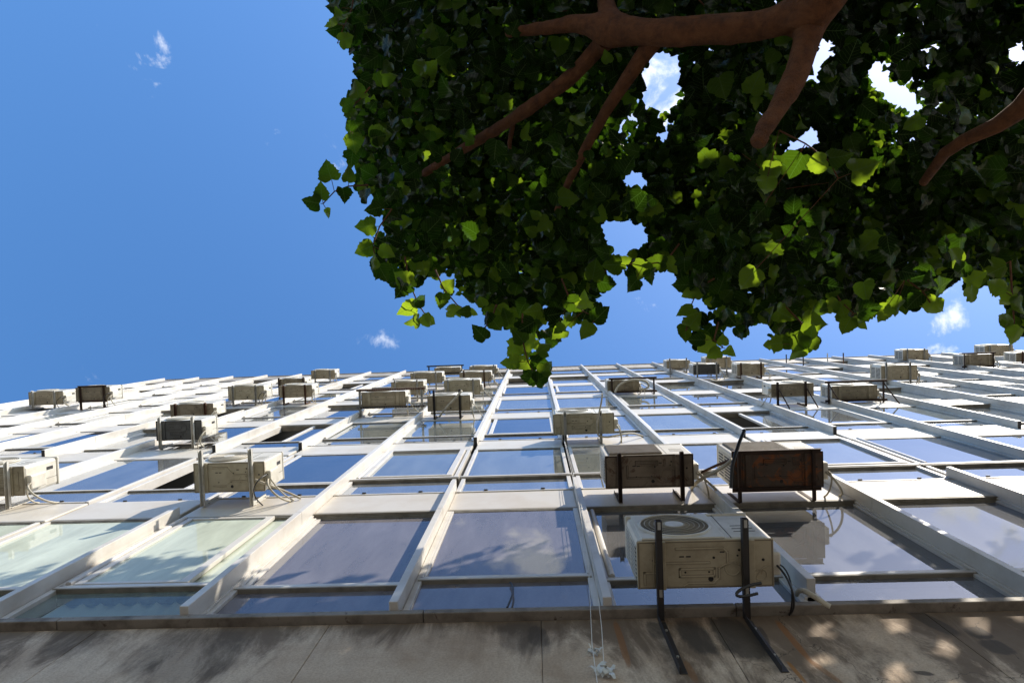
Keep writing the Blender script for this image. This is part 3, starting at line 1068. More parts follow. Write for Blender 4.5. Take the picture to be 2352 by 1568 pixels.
def slots(b, x, o0, o1, z, n=3, w=0.006):
    """dark slots on the underside of an arm"""
    for q in range(n):
        oo = o0 + (o1 - o0) * (q + 0.4) / n
        b.box(x - w, x + w, oo, oo + 0.045, z - 0.0015, z + 0.003)


for n_, (cf, ux0, ux1, uyo, uyw, a0, a1, yt, yf, kind, pan, steel, sup, label, short) in enumerate(UNITS):
    am = (a0 + a1) / 2
    _, Zf = wall(*cf(am, yf), 0.02)
    Zu = Zf + 0.045                          # underside of the feet
    xl, ol = atz(*cf(ux0, uyo), Zu)
    xr, orr = atz(*cf(ux1, uyo), Zu)
    ow = atz(*cf((ux0 + ux1) / 2, uyw), Zu)[1]
    of = (ol + orr) / 2
    w = min(max(xr - xl, 0.70), 0.90)
    dpt = min(max(of - ow, 0.24), 0.34)
    xc = (xl + xr) / 2
    if 'right picture edge' in label:
        w = 0.8
        xc = xl + 0.4
    if 'left picture edge' in label:
        w = 0.8
        xc = xr - 0.4
    mir = kind == 'mirror'
    base = 'round' if mir else ('round', 'oval', 'plain')[n_ % 3] if kind == 'round' else kind
    if base not in used:
        used.add(base)
        root = protos[base]
    else:
        root = copy_tree(protos[base])
    root.location = W((xc, of - dpt, Zu + 0.018))
    root.scale = ((-1 if mir else 1) * w / UW, dpt / UD, 1)
    tag(root, label, 'air conditioner', GRP)
    for ch in [o for o in col.objects if o.parent == root]:
        nm = ch.name.split('.')[0]
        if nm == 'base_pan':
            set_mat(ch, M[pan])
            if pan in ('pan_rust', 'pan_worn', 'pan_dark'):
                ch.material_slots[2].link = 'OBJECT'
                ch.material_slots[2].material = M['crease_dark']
    # pipes from the valve end back to the wall (they move with the unit)
    s = -1 if mir else 1
    hx = s * (UW / 2 + 0.03)
    sy = UD / dpt
    wallo = -(of - dpt) * sy + 0.0            # facade plane in the unit's own depth units
    b = MB()
    for q, (dx, sag, rr) in enumerate(((0.0, RA.uniform(.05, .16), 0.011), (0.02, RA.uniform(.02, .12), 0.008))):
        ex = hx + s * RA.uniform(-0.12, 0.22) * (.3 if sup == 'down' else 1)
        pts = []
        P0, P1, P2, P3 = [np.array(t) for t in ((abs(hx) + dx, 0.12, 0.05), (abs(hx) + dx + .03, 0.10 + .04 * q, -sag * 1.6), (abs(ex), wallo * 0.5, -sag * 1.3), (abs(ex) + .02, wallo, -0.02 + RA.uniform(-.05, .2)))]
        for t in np.linspace(0, 1, 12):
            pts.append((1 - t) ** 3 * P0 + 3 * (1 - t) ** 2 * t * P1 + 3 * (1 - t) * t * t * P2 + t ** 3 * P3)
        b.tube(pts, rr * (.6 if sup == 'down' else 1), 7)
    b.build('pipe', M['cable'] if sup == 'down' else M['hose'], root)
    if RA.random() < 0.3 or 'black cables' in label:
        b = MB()
        P0, P1, P2, P3 = [np.array(t) for t in ((abs(hx) - .01, 0.16, 0.06), (abs(hx) + .02, 0.2, -0.22), (abs(hx) - .18, 0.06, -.2), (abs(hx) - .05, wallo, -.03))]
        b.tube([(1 - t) ** 3 * P0 + 3 * (1 - t) ** 2 * t * P1 + 3 * (1 - t) * t * t * P2 + t ** 3 * P3 for t in np.linspace(0, 1, 12)], 0.007, 6)
        b.build('cable', M['cable'], root)
    # ---- what carries it
    xa = atz(*cf(a0, uyw), Zf)[0]
    xb = atz(*cf(a1, uyw), Zf)[0]
    if 'right picture edge' in label or 'left picture edge' in label:
        xa, xb = xc - 0.25, xc + 0.25
    tip = max(atz(*cf(am, yt), Zf)[1], of + 0.01)
    tip = min(tip, 0.62)
    ms = M[steel]
    steelname = {'white_steel': 'white painted', 'galv': 'grey galvanised', 'black_steel': 'black', 'rust_steel': 'rusty brown', 'rust_dark': 'dark rusty'}[steel]
    z_top = bz(Zf) + 0.018 + 0.026
    if sup in ('arms', 'down', 'brace'):
        for side, x in (('left', xa), ('right', xb)):
            br = empty('wall_bracket', (x, 0, z_top))
            tag(br, f'{steelname} bracket arm under {side} end of the {short}', 'bracket', 'bracket arms under the air conditioners')
            b = MB()
            bar(b, -0.018, -0.013, 0.004, tip, -0.042, 0)
            bar(b, -0.0125, 0.02, 0.004, tip, -0.006, 0)
            bar(b, 0.0155, 0.02, 0.004, tip, -0.036, -0.0065)
            if sup == 'down':
                b.box(-0.0128, 0.0153, 0.01, tip - 0.002, -0.034, -0.030)
            b.build('arm', ms, br)
            b = MB()
            slots(b, 0.003, tip - 0.12, tip, -0.006, 1)
            slots(b, 0.003, 0.05, 0.14, -0.006, 1)
            if sup == 'down':
                slots(b, 0.003, tip - 0.10, tip + .02, -0.034, 1, 0.009)
                slots(b, 0.003, 0.10, 0.22, -0.034, 1, 0.009)
            b.build('slot', M['dark'] if sup != 'down' else M['galv'], br)
            b = MB()
            if sup == 'down':
                ln = 0.62
                bar(b, -0.019, 0.023, 0.0, 0.006, -ln, -0.0432)
                bar(b, -0.019, -0.0135, 0.0062, 0.04, -ln, -0.0432)
            else:
                bar(b, -0.017, 0.023, 0.0, 0.005, 0.001, 0.38)
                bar(b, -0.017, -0.0125, 0.0055, 0.03, 0.001, 0.37)
            b.build('leg', ms, br)
            for zb_ in ((-0.16, -0.46) if sup == 'down' else (0.10, 0.30)):
                b = MB()
                b.disc(0.005, 0.014, zb_, 0.008, 6, depth=0.012)
                b.build('bolt', M['galv'], br)
            if sup == 'brace':
                b = MB()
                b.tube([(0.0, tip * 0.8, -0.03), (0.11, 0.01, -0.30)], 0.013, 6)
                b.build('brace', ms, br)
    else:
        fr = empty('support_frame', ((xa + xb) / 2, 0, z_top))
        nm = {'tray': 'tray frame', 'cage': 'perforated cage', 'cagebrace': 'braced frame'}[sup]
        tag(fr, f'{steelname} {nm} of angle steel carrying the {short}', 'support frame', 'steel frames under the air conditioners')
        h = abs(xb - xa) / 2
        o_in = max(0.06, ow + 0.012)
        for x in (-h, h):
            b = MB()
            bar(b, x - 0.018, x - 0.013, 0.004, tip, -0.045, 0)
            bar(b, x - 0.0125, x + 0.022, 0.004, tip, -0.006, 0)
            b.build('arm', ms, fr)
            b = MB()
            bar(b, x - 0.018, x + 0.022, 0.0, 0.005, 0.001, 0.36)
            b.build('leg', ms, fr)
        for nmr, oo in (('front_rail', tip + 0.001), ('rear_rail', o_in)):
            b = MB()
            wd = 0.04
            bar(b, -h - 0.07, h + 0.07, oo, oo + 0.005, -0.042, 0.004)
            bar(b, -h - 0.07, h + 0.07, oo - wd, oo - 0.0005, -0.0115, -0.0065)
            rl = b.build(nmr, M['rust_steel'] if sup == 'cage' and nmr == 'front_rail' else (M['black_steel'] if sup == 'cage' else ms), fr)
            if sup == 'cage':
                b = MB()
                for q in range(30):
                    xx = -h - 0.05 + q * (2 * h + 0.1) / 29
                    b.disc(xx, oo + 0.0058, -0.019, 0.0065, 8, depth=0.002)
                    b.disc(xx, oo - 0.02, -0.0125, 0.0065, 8, axis='z', depth=0.002)
                b.build('rail_hole', M['case'], rl)
        if sup == 'cagebrace':
            for x, dx in ((-h, 0.10), (h, 0.12)):
                b = MB()
                b.tube([(x, tip * 0.85, -0.03), (x + dx, 0.01, -0.34)], 0.014, 6)
                b.build('brace', ms, fr)

# four empty bracket arms at the roofline on the right
for q, (X, y0, y1, st, txt) in enumerate(((320, 250, 345, 'black_steel', 'empty black bracket arm sticking out at roofline, leftmost of four without a unit'),
                                          (465, 245, 368, 'black_steel', 'empty thick black bracket arm at roofline, second of four without a unit'),
                                          (672, 240, 335, 'white_steel', 'empty thin pale bracket arm sticking up at the right roofline'),
                                          (808, 237, 350, 'rust_steel', 'empty rusty bracket arm at roofline, rightmost of four without a unit'))):
    Xw, Zf = wall(*c4(X, y1), 0.02)
    tip = min(0.5, atz(*c4(X, y0), Zf)[1])
    br = empty('wall_bracket', (Xw, 0, bz(Zf)))
    tag(br, txt, 'bracket', 'empty bracket arms')
    b = MB()
    bar(b, -0.02, -0.014, 0.004, tip, -0.05, 0)
    bar(b, -0.0135, 0.02, 0.004, tip, -0.006, 0)
    b.build('arm', M[st], br)
    b = MB()
    bar(b, -0.017, 0.023, 0.0, 0.005, 0.001, 0.38)
    b.build('leg', M[st], br)


# ------------------------------------------------------------------ loose pipes, strings, tape
def bez(ps, n=14):
    P = [np.array(p, float) for p in ps]
    if len(P) == 3:
        return [(1 - t) ** 2 * P[0] + 2 * t * (1 - t) * P[1] + t * t * P[2] for t in np.linspace(0, 1, n)]
    return [(1 - t) ** 3 * P[0] + 3 * (1 - t) ** 2 * t * P[1] + 3 * (1 - t) * t * t * P[2] + t ** 3 * P[3] for t in np.linspace(0, 1, n)]


def pt(px, py, Z):
    x, o = atz(px, py, Z)
    return (x, o, bz(Z))


def ptw(px, py, o):
    x, z = wall(px, py, o)
    return (x, o, bz(z))


def loose(name, pts, rad, m, label, cat, n=8):
    b = MB()
    b.tube(pts, rad, n)
    return tag(b.build(name, M[m], None), label, cat)


loose('conduit', [pt(*c3(1975, 1180), 6.1), pt(*c3(1985, 1000), 6.15), pt(*c3(2010, 900), 6.2), pt(*c3(2050, 780), 6.3), pt(*c3(2092, 682), 6.4)], 0.016, 'cable',
      'black stiff conduit standing out beside left end of the very rusty unit', 'conduit')
loose('hose', bez([ptw(*c3(1640, 1180), 0.01), pt(*c3(1690, 1080), 6.35), pt(*c3(1900, 1040), 6.3), pt(*c3(1985, 930), 6.2)]), 0.017, 'hose',
      'grey hose curving between the worn brown unit and the very rusty unit', 'hose')
loose('strap', [pt(*c3(1722, 1045), 6.5), pt(*c3(1850, 985), 6.4), pt(*c3(1980, 935), 6.25)], 0.014, 'rust_steel',
      'reddish wrapped pipe slanting toward left end of the very rusty unit', 'pipe')
loose('hose', bez([pt(*c2(1620, 570), 12.5), pt(*c2(1660, 500), 12.3), pt(*c2(1730, 440), 12.2), pt(*c2(1812, 348), 12.1)]), 0.018, 'hose',
      'white pipe slanting below the black armed unit of the cluster', 'pipe')
loose('hose', bez([pt(*c3(985, 360), 15.3), pt(*c3(1010, 270), 15.2), pt(*c3(1110, 235), 15.2), pt(*c3(1240, 262), 15.3)]) +
      bez([pt(*c3(1240, 262), 15.3), pt(*c3(1300, 300), 15.35), pt(*c3(1270, 345), 15.4), pt(*c3(1190, 330), 15.45)])[1:], 0.024, 'hose',
      'thick white hose looping under the wide rusty frame near roofline', 'hose')
loose('hose', bez([pt(*c3(875, 372), 9.4), pt(*c3(868, 520), 9.45), pt(*c3(800, 620), 9.5), pt(*c3(842, 730), 9.55)]), 0.012, 'hose',
      'beige drain hose crossing the clean beige centre unit and sticking up past it', 'hose')
loose('hose', bez([pt(*c3(842, 730), 9.6), pt(*c3(960, 780), 9.6), pt(*c3(1080, 660), 9.7), ptw(*c3(1222, 738), 0.01)]), 0.014, 'hose',
      'white wrapped pipe running from the clean beige centre unit to the panel', 'pipe')
loose('hose', bez([ptw(1830, 1364, 0.03), pt(1838, 1338, 3.95), pt(1868, 1372, 3.9), pt(1907, 1392, 3.85)]), 0.015, 'hose',
      'short beige ribbed drain hose hooked over the sill at right', 'hose')
loose('hose', bez([pt(*c1(2180, 1105), 6.7), pt(*c1(2260, 1140), 6.72), ptw(*c2(330, 1210), 0.1), ptw(*c2(432, 1268), 0.01)]), 0.013, 'hose',
      'corrugated grey hose from the large beige unit to the white panel, lower left', 'hose')
loose('cable', bez([pt(1748, 1338, 3.9), pt(1690, 1345, 3.85), pt(1660, 1385, 3.8), pt(1740, 1362, 3.85)]), 0.009, 'cable',
      'black cable loop hanging under right end of the nearest unit', 'cable')
loose('cable', bez([ptw(1172, 1337, 0.0), ptw(1185, 1350, 0.02), ptw(1176, 1370, 0.02), ptw(1165, 1394, 0.01)]), 0.007, 'cable',
      'thin grey cable hanging in front of a lower pane near centre', 'cable')

for lbl, pts in (('left hand white string hanging down the facade to the torn film', [(1296, 1012, .12), (1330, 1160, .14), (1352, 1300, .12), (1360, 1480, .05), (1372, 1568, .03)]),
                 ('right hand white string hanging from a mullion to the torn film', [(1298, 1014, .12), (1345, 1200, .13), (1374, 1370, .11), (1382, 1440, .05), (1388, 1540, .03)])):
    loose('string', [ptw(*p) for p in pts], 0.0022, 'string', lbl, 'string', 6)
RT = random.Random(3)
for lbl, (px, py), sz in (('upper scrap of white torn film stuck to concrete by the strings', (1362, 1505), .07), ('lower shred of torn clear film on the concrete under the strings', (1385, 1550), .11)):
    b = MB()
    X0, Z0 = wall(px, py)
    for q in range(7):
        a = RT.uniform(-0.9, 0.9) + (math.pi if q % 2 else 0)
        L = sz * .7 * RT.uniform(.45, 1)
        wd = sz * RT.uniform(.1, .22)
        if sz > .1:
            a += math.pi / 2
        dx, dz = math.cos(a), math.sin(a)
        cx, cz = X0 + RT.uniform(-.03, .03), Z0 + RT.uniform(-.03, .03)
        vs = []
        for t in (0, .35, .7, 1):
            off = 0.008 + 0.03 * math.sin(t * 2.6 + q)
            for sgn in (-1, 1):
                vs.append((cx + dx * L * t - dz * wd * sgn * (1 - t * .7), -abs(off) - 0.004, bz(cz + dz * L * t + dx * wd * sgn * (1 - t * .7))))
        b.add(vs, [(0, 1, 3, 2), (2, 3, 5, 4), (4, 5, 7, 6)], True)
    tag(b.build('torn_film', M['film']), lbl, 'plastic film')

# ------------------------------------------------------------------ the tree
RT = random.Random(11)
tree = empty('tree', (2.2, -(4.4), 0))
tag(tree, 'broad leaved tree with reddish brown limbs spreading over the viewer', 'tree')
TL = Vector(tree.location)


def bark():
    m = mat('reddish_bark', (0.2, 0.085, 0.04), 0.75, 0, 0.3)
    nt = m.node_tree
    b = nt.nodes['Principled BSDF']
    g = nt.nodes.new('ShaderNodeNewGeometry')
    n = noise(nt, g.outputs['Position'], 14, 8, 0.7, 0.3)
    n2 = noise(nt, g.outputs['Position'], 90, 4, 0.7)
    c = ramp(nt, n, [(0.3, (0.055, 0.019, 0.006)), (0.55, (0.135, 0.05, 0.016)), (0.75, (0.19, 0.08, 0.03))])
    nt.links.new(c, b.inputs['Base Color'])
    bump(nt, math_n(nt, 'ADD', math_n(nt, 'MULTIPLY', n, 1.2), n2), 0.9, 0.02, b)
    return m


M['bark'] = bark()


def PX(px, py, Z):              # picture point at a height, in tree-local world axes
    x, o = atz(px, py, Z)
    return Vector((x, -o, Z + H0)) - TL


def Rm(pxw, Z):                 # radius in metres for a width in picture units
    return pxw * Z / F / 2 * 1.0


def skin_mesh(name, verts, edges, radii, root, parent, m, levels=3):
    me = bpy.data.meshes.new(name)
    me.from_pydata([v[:] for v in verts], edges, [])
    o = bpy.data.objects.new(name, me)
    col.objects.link(o)
    md = o.modifiers.new('skin', 'SKIN')
    md.use_smooth_shade = True
    for i, r in enumerate(radii):
        me.skin_vertices[0].data[i].radius = (r, r)
        me.skin_vertices[0].data[i].use_root = (i == root)
    sb = o.modifiers.new('sub', 'SUBSURF')
    sb.levels = sb.render_levels = levels
    dg = bpy.context.evaluated_depsgraph_get()
    me2 = bpy.data.meshes.new_from_object(o.evaluated_get(dg))
    o.modifiers.clear()
    for vv in me2.vertices:                                 # knots and swellings of the bark
        q = vv.co * 5.0
        vv.co += vv.normal * (0.011 * mnoise.noise(q) + 0.005 * mnoise.noise(q * 3.7))
    o.data = me2
    me2.materials.clear()
    me2.materials.append(m)
    me2.polygons.foreach_set('use_smooth', [True] * len(me2.polygons))
    o.parent = parent
    return o


TV, TE, TR = [], [], []


def tv(p, r, prev=None):
    TV.append(p)
    TR.append(r)
    if prev is not None:
        TE.append((prev, len(TV) - 1))
    return len(TV) - 1


LIMBS = []                      # polylines (px, py, Z, width) used to keep leaves off the front of the limbs


def limb(pts, prev=None):
    LIMBS.append(pts)
    for (px, py, Z, w) in pts:
        prev = tv(PX(px, py, Z), Rm(w, Z), prev)
    return prev


k = tv(Vector((0, 0, -0.1)), 0.26)
k = tv(Vector((0.0, 0.02, 0.8)), 0.2, k)
k = tv(Vector((-0.02, 0.05, 2.2)), 0.175, k)
k = tv(Vector((-0.1, 0.15, 3.7)), 0.165, k)
root_top = k
k = tv(PX(1960, -130, 3.75), Rm(120, 3.75), k)
fork = limb([(1905, -25, 3.85, 104)], k)
f2 = limb([(1862, 28, 3.95, 84)], fork)
l1 = limb([(1745, 62, 4.05, 70), (1620, 72, 4.15, 68), (1510, 76, 4.25, 66), (1415, 72, 4.35, 62)], f2)
l2 = limb([(1330, 52, 4.5, 42), (1270, 62, 4.6, 30), (1160, 76, 4.8, 22)], l1)
l3 = limb([(1392, 20, 4.5, 40), (1385, -60, 4.7, 34)], l1)
bA = limb([(1380, 105, 4.55, 40), (1310, 178, 4.7, 36), (1245, 228, 4.8, 32), (1160, 285, 4.95, 28), (1072, 338, 5.1, 22), (968, 402, 5.3, 15)], l1)
st_ = limb([(1852, 110, 3.9, 62), (1822, 185, 3.85, 56), (1785, 252, 3.8, 47), (1752, 300, 3.75, 38), (1745, 318, 3.74, 36)], f2)
m1 = tv(PX(1560, 82, 4.2), Rm(60, 4.2))
TV.pop(); TR.pop()
skin_mesh('trunk', TV, TE, TR, 0, tree, M['bark'])
# pruned end of the drooping limb
b = MB()
pe = PX(1745, 320, 3.735)
pd = (PX(1745, 318, 3.74) - PX(1785, 252, 3.8)).normalized()
pq = [pe + pd * t for t in (-0.02, 0.02, 0.035)]
b.tube([(p.x, -p.y, p.z) for p in pq], [0.044, 0.045, 0.036], 18)
b.build('pruned_end', M['bark'], tree)


def branch(pts, n=10):
    LIMBS.append(pts)
    b = MB()
    P = [PX(px, py, Z) for px, py, Z, w in pts]
    b.tube([(p.x, -p.y, p.z) for p in P], [Rm(w, Z) for px, py, Z, w in pts], n)
    return b.build('branch', M['bark'], tree)


branch([(1500, 95, 4.32, 44), (1468, 140, 4.4, 36), (1428, 200, 4.5, 30), (1395, 250, 4.6, 26), (1345, 340, 4.8, 22), (1305, 420, 5.0, 17), (1278, 485, 5.15, 12)])
branch([(1985, -190, 3.55, 84), (2230, -175, 3.45, 78), (2420, -60, 3.42, 72), (2475, 70, 3.48, 66), (2390, 200, 3.65, 52), (2345, 250, 3.75, 46), (2290, 288, 3.85, 36), (2215, 322, 3.95, 28), (2170, 352, 4.05, 26), (2120, 420, 4.3, 18)])
branch([(1385, -60, 4.7, 34), (1250, -200, 5.2, 28), (1000, -260, 5.8, 18)])
branch([(1180, 275, 4.95, 12), (1170, 330, 5.1, 10), (1172, 350, 5.15, 8)])

# crown outline in picture units, with the gaps of sky in it
OUT = [(770, -700), (742, 0), (760, 40), (772, 78), (800, 108), (808, 150), (822, 185), (800, 205), (790, 235), (800, 262), (786, 300), (800, 345), (806, 380),
       (812, 440), (845, 460), (868, 492), (880, 530), (850, 575), (840, 600), (885, 635), (905, 672), (930, 690), (985, 668), (1030, 690), (1075, 690), (1100, 720),
       (1105, 752), (1150, 735), (1165, 790), (1165, 838), (1190, 850), (1215, 882), (1262, 882), (1262, 850), (1248, 812), (1290, 780), (1305, 742), (1340, 760),
       (1358, 738), (1392, 730), (1392, 700), (1372, 680), (1405, 655), (1430, 640), (1470, 650), (1500, 632), (1545, 618), (1565, 640), (1575, 680), (1572, 735),
       (1562, 775), (1600, 785), (1615, 812), (1650, 790), (1690, 806), (1690, 775), (1745, 775), (1775, 800), (1800, 795), (1832, 822), (1862, 785), (1882, 752),
       (1868, 722), (1905, 690), (1925, 725), (1950, 755), (1990, 745), (2020, 715), (2060, 715), (2110, 705), (2145, 715), (2168, 668), (2215, 680), (2245, 655),
       (2290, 650), (2305, 720), (2322, 765), (2352, 775), (2500, 800), (2950, 500), (2950, -700)]
HOLES = [[(1498, 112), (1538, 112), (1566, 140), (1556, 175), (1572, 190), (1545, 208), (1552, 240), (1535, 266), (1515, 258), (1462, 238), (1468, 200), (1462, 175), (1490, 135)],
         [(1398, 488), (1425, 500), (1452, 515), (1490, 515), (1500, 545), (1470, 572), (1432, 588), (1398, 592), (1384, 562), (1375, 530), (1380, 500)],
         [(1400, 596), (1440, 600), (1450, 610), (1400, 640), (1385, 620)],
         [(1884, 84), (1915, 84), (1922, 112), (1900, 118), (1882, 132), (1886, 172), (1876, 202), (1855, 195), (1868, 140)],
         [(1795, 345), (1832, 322), (1866, 308), (1850, 295), (1882, 278), (1888, 330), (1850, 345), (1810, 356)],
         [(1990, 138), (2006, 126), (2022, 170), (2042, 188), (2070, 208), (2086, 198), (2098, 206), (2076, 238), (2052, 238), (2028, 222), (2022, 206), (2008, 200), (1996, 170)],
         [(2312, 108), (2360, 96), (2350, 155), (2322, 150)],
         [(1440, 392), (1475, 392), (1490, 430), (1470, 448), (1440, 432)],
         [(1512, 300), (1535, 296), (1532, 325), (1515, 335)],
         [(922, 158), (948, 165), (940, 184), (916, 186)],
         [(2190, 640), (2215, 630), (2212, 650), (2195, 655)],
         [(985, 640), (1020, 632), (1030, 660), (1000, 668)], [(1740, 740), (1770, 735), (1775, 765), (1745, 768)]]


def inside(P, poly):
    x, y = P[:, 0], P[:, 1]
    r = np.zeros(len(P), bool)
    n = len(poly)
    for i in range(n):
        x0, y0 = poly[i]
        x1, y1 = poly[(i + 1) % n]
        c = ((y0 > y) != (y1 > y))
        with np.errstate(divide='ignore', invalid='ignore'):
            xi = (x1 - x0) * (y - y0) / ((y1 - y0) if y1 != y0 else 1e-9) + x0
        r ^= c & (x < xi)
    return r


HOLES = [[(cx + (x - cx) * .86, cy + (y - cy) * .86) for x, y in h] for h in HOLES for cx, cy in [(sum(q[0] for q in h) / len(h), sum(q[1] for q in h) / len(h))]]


def mask(P):
    m = inside(P, OUT)
    for h in HOLES:
        m &= ~inside(P, h)
    return m


rng = np.random.default_rng(4)


def atz_v(px, py, Z):
    d = np.stack([(px - 1176) / F, -(py - 784) / F, np.ones_like(px)], 1) @ CM
    t = Z / d[:, 2]
    return d[:, 0] * t, d[:, 1] * t + D


# --- loose sampling of leaf places through the depth of the crown
NC = 520000
px = rng.uniform(735, 2950, NC)
py = rng.uniform(-700, 885, NC)
zlow = 4.55 - 0.55 * np.clip((px - 900) / 1100, 0, 1) - 0.25 * np.clip((py - 500) / 300, 0, 1)
lump = 0.28 * np.sin(px / 95 + 1.3 * np.sin(py / 120)) * np.sin(py / 83 + px / 210)
zlow = zlow + lump
Z = zlow + rng.random(NC) ** 0.8 * (9.6 - zlow)
keep = rng.random(NC) < (Z / 9.6) ** 2
cnt = np.zeros(NC)
leafpx = 0.065 * F / Z
for a in range(8):
    q = np.stack([px + leafpx * 1.5 * math.cos(a * math.pi / 4), py + leafpx * 1.5 * math.sin(a * math.pi / 4)], 1)
    cnt += mask(q)
inn = mask(np.stack([px, py], 1))
for a in range(6):
    q = np.stack([px + leafpx * .45 * math.cos(a * math.pi / 3), py + leafpx * .45 * math.sin(a * math.pi / 3)], 1)
    inn &= mask(q)
fr = cnt / 8
X, O = atz_v(px, py, Z)
ztop = 5.1 + 1.42 * O + 0.5 * np.sin(X * 1.9) * np.sin(O * 2.3) + rng.normal(0, 0.2, NC)
keep &= inn & (Z < ztop) & (O > 0.75) & (O < 6.5) & (X < 7.5)
edge = np.clip((fr - 0.45) / 0.55, 0.12, 1)
keep &= (Z < zlow + 0.5 + edge * 5.5)
keep &= rng.random(NC) < (0.35 + 0.65 * edge)
# keep the limbs in view: leaves in line with a limb go above it
for pts in LIMBS:
    for (ax, ay, az, aw), (bx, by, bz_, bw) in zip(pts[:-1], pts[1:]):
        t = np.clip(((px - ax) * (bx - ax) + (py - ay) * (by - ay)) / max(1e-6, (bx - ax) ** 2 + (by - ay) ** 2), 0, 1)
        dd = np.hypot(px - (ax + t * (bx - ax)), py - (ay + t * (by - ay)))
        lz = az + t * (bz_ - az)
        lw = aw + t * (bw - aw)
        near = (dd < lw / 2 + leafpx * 0.75) & (Z < lz + 0.12)
        keep &= ~near | ((rng.random(NC) < np.where(lw < 30, 0.4, 0.2)) & (lw < 52))
# foliage grows in clumps with air between them; shafts are cut along sun rays to light chosen leaves
SD = np.array([1.1, 1.0, 1.5]) / math.sqrt(1.1 ** 2 + 1 + 1.5 ** 2)          # towards the sun, in (x, out, z)
PT3 = np.stack([X, O, Z], 1)
cand = np.nonzero(keep)[0]
ctr = PT3[rng.choice(cand, 620, replace=False)]
crad = rng.uniform(0.26, 0.50, 620)
dmin = np.full(len(cand), 9.0)
for c, r in zip(ctr, crad):
    dmin = np.minimum(dmin, np.linalg.norm((PT3[cand] - c) * (1, 1, 1.25), axis=1) / r)
kc = (dmin < 1) | (rng.random(len(cand)) < 0.05) | ((Z[cand] < zlow[cand] + 0.35) & (rng.random(len(cand)) < 0.5))
for (sx, sy, sz, sr) in [(1290, 190, 4.9, .34), (1235, 820, 4.2, .22), (1330, 690, 4.3, .24), (1800, 540, 4.1, .30), (1900, 600, 4.1, .24), (1835, 370, 4.0, .30),
                         (1620, 340, 4.4, .26), (2325, 190, 4.0, .32), (970, 700, 4.3, .26), (1460, 480, 4.3, .30), (1480, 600, 4.3, .24),
                         (2060, 640, 4.0, .28), (1120, 300, 5.0, .25), (1040, 560, 4.5, .20), (2200, 560, 4.0, .25), (1840, 780, 3.95, .2), (840, 560, 4.5, .22),
                         (1350, 320, 5.0, .22), (820, 300, 4.6, .22), (2160, 660, 3.9, .22), (2000, 420, 3.9, .18), (1200, 480, 4.6, .16)]:
    x0, o0 = atz(sx, sy, sz)
    rel = PT3[cand] - np.array([x0, o0, sz])
    al = rel @ SD
    off = np.linalg.norm(rel - al[:, None] * SD, axis=1)
    kc &= ~((al > 0.28) & (off < 0.72 * sr * (1 + 0.35 * np.sin(al * 5))))
for (wx, wz, wr) in [(1.55, 3.80, .055), (2.02, 3.88, .075), (2.10, 3.55, .05), (1.72, 3.30, .06), (2.45, 3.84, .07), (1.40, 3.45, .045), (1.85, 3.12, .06), (2.75, 3.95, .06)]:  # more shafts cut so that sun spots land on the base wall
    rel = PT3[cand] - np.array([wx, 0, wz])
    al = rel @ SD
    kc &= ~((al > 0.9) & (np.linalg.norm(rel - al[:, None] * SD, axis=1) < wr + 0.03))
keep = np.zeros(NC, bool)
keep[cand[kc]] = True
idx = np.nonzero(keep)[0]
NMAX = 70000
if len(idx) > NMAX:
    idx = rng.choice(idx, NMAX, replace=False)
pos = np.stack([X[idx], -O[idx], Z[idx] + H0], 1)
size = 0.07 + 0.078 * rng.random(len(idx)) ** 1.5
n_ = rng.normal(0, 0.42, (len(idx), 3))
n_[:, 2] = 1.0
dirv = rng.normal(0, 1, (len(idx), 3))
dirv[:, 2] = -0.55
young_lit = rng.random(len(idx)) ** 1.7 * 0.8  # leaf tone: age, and how sunlit the colour looks

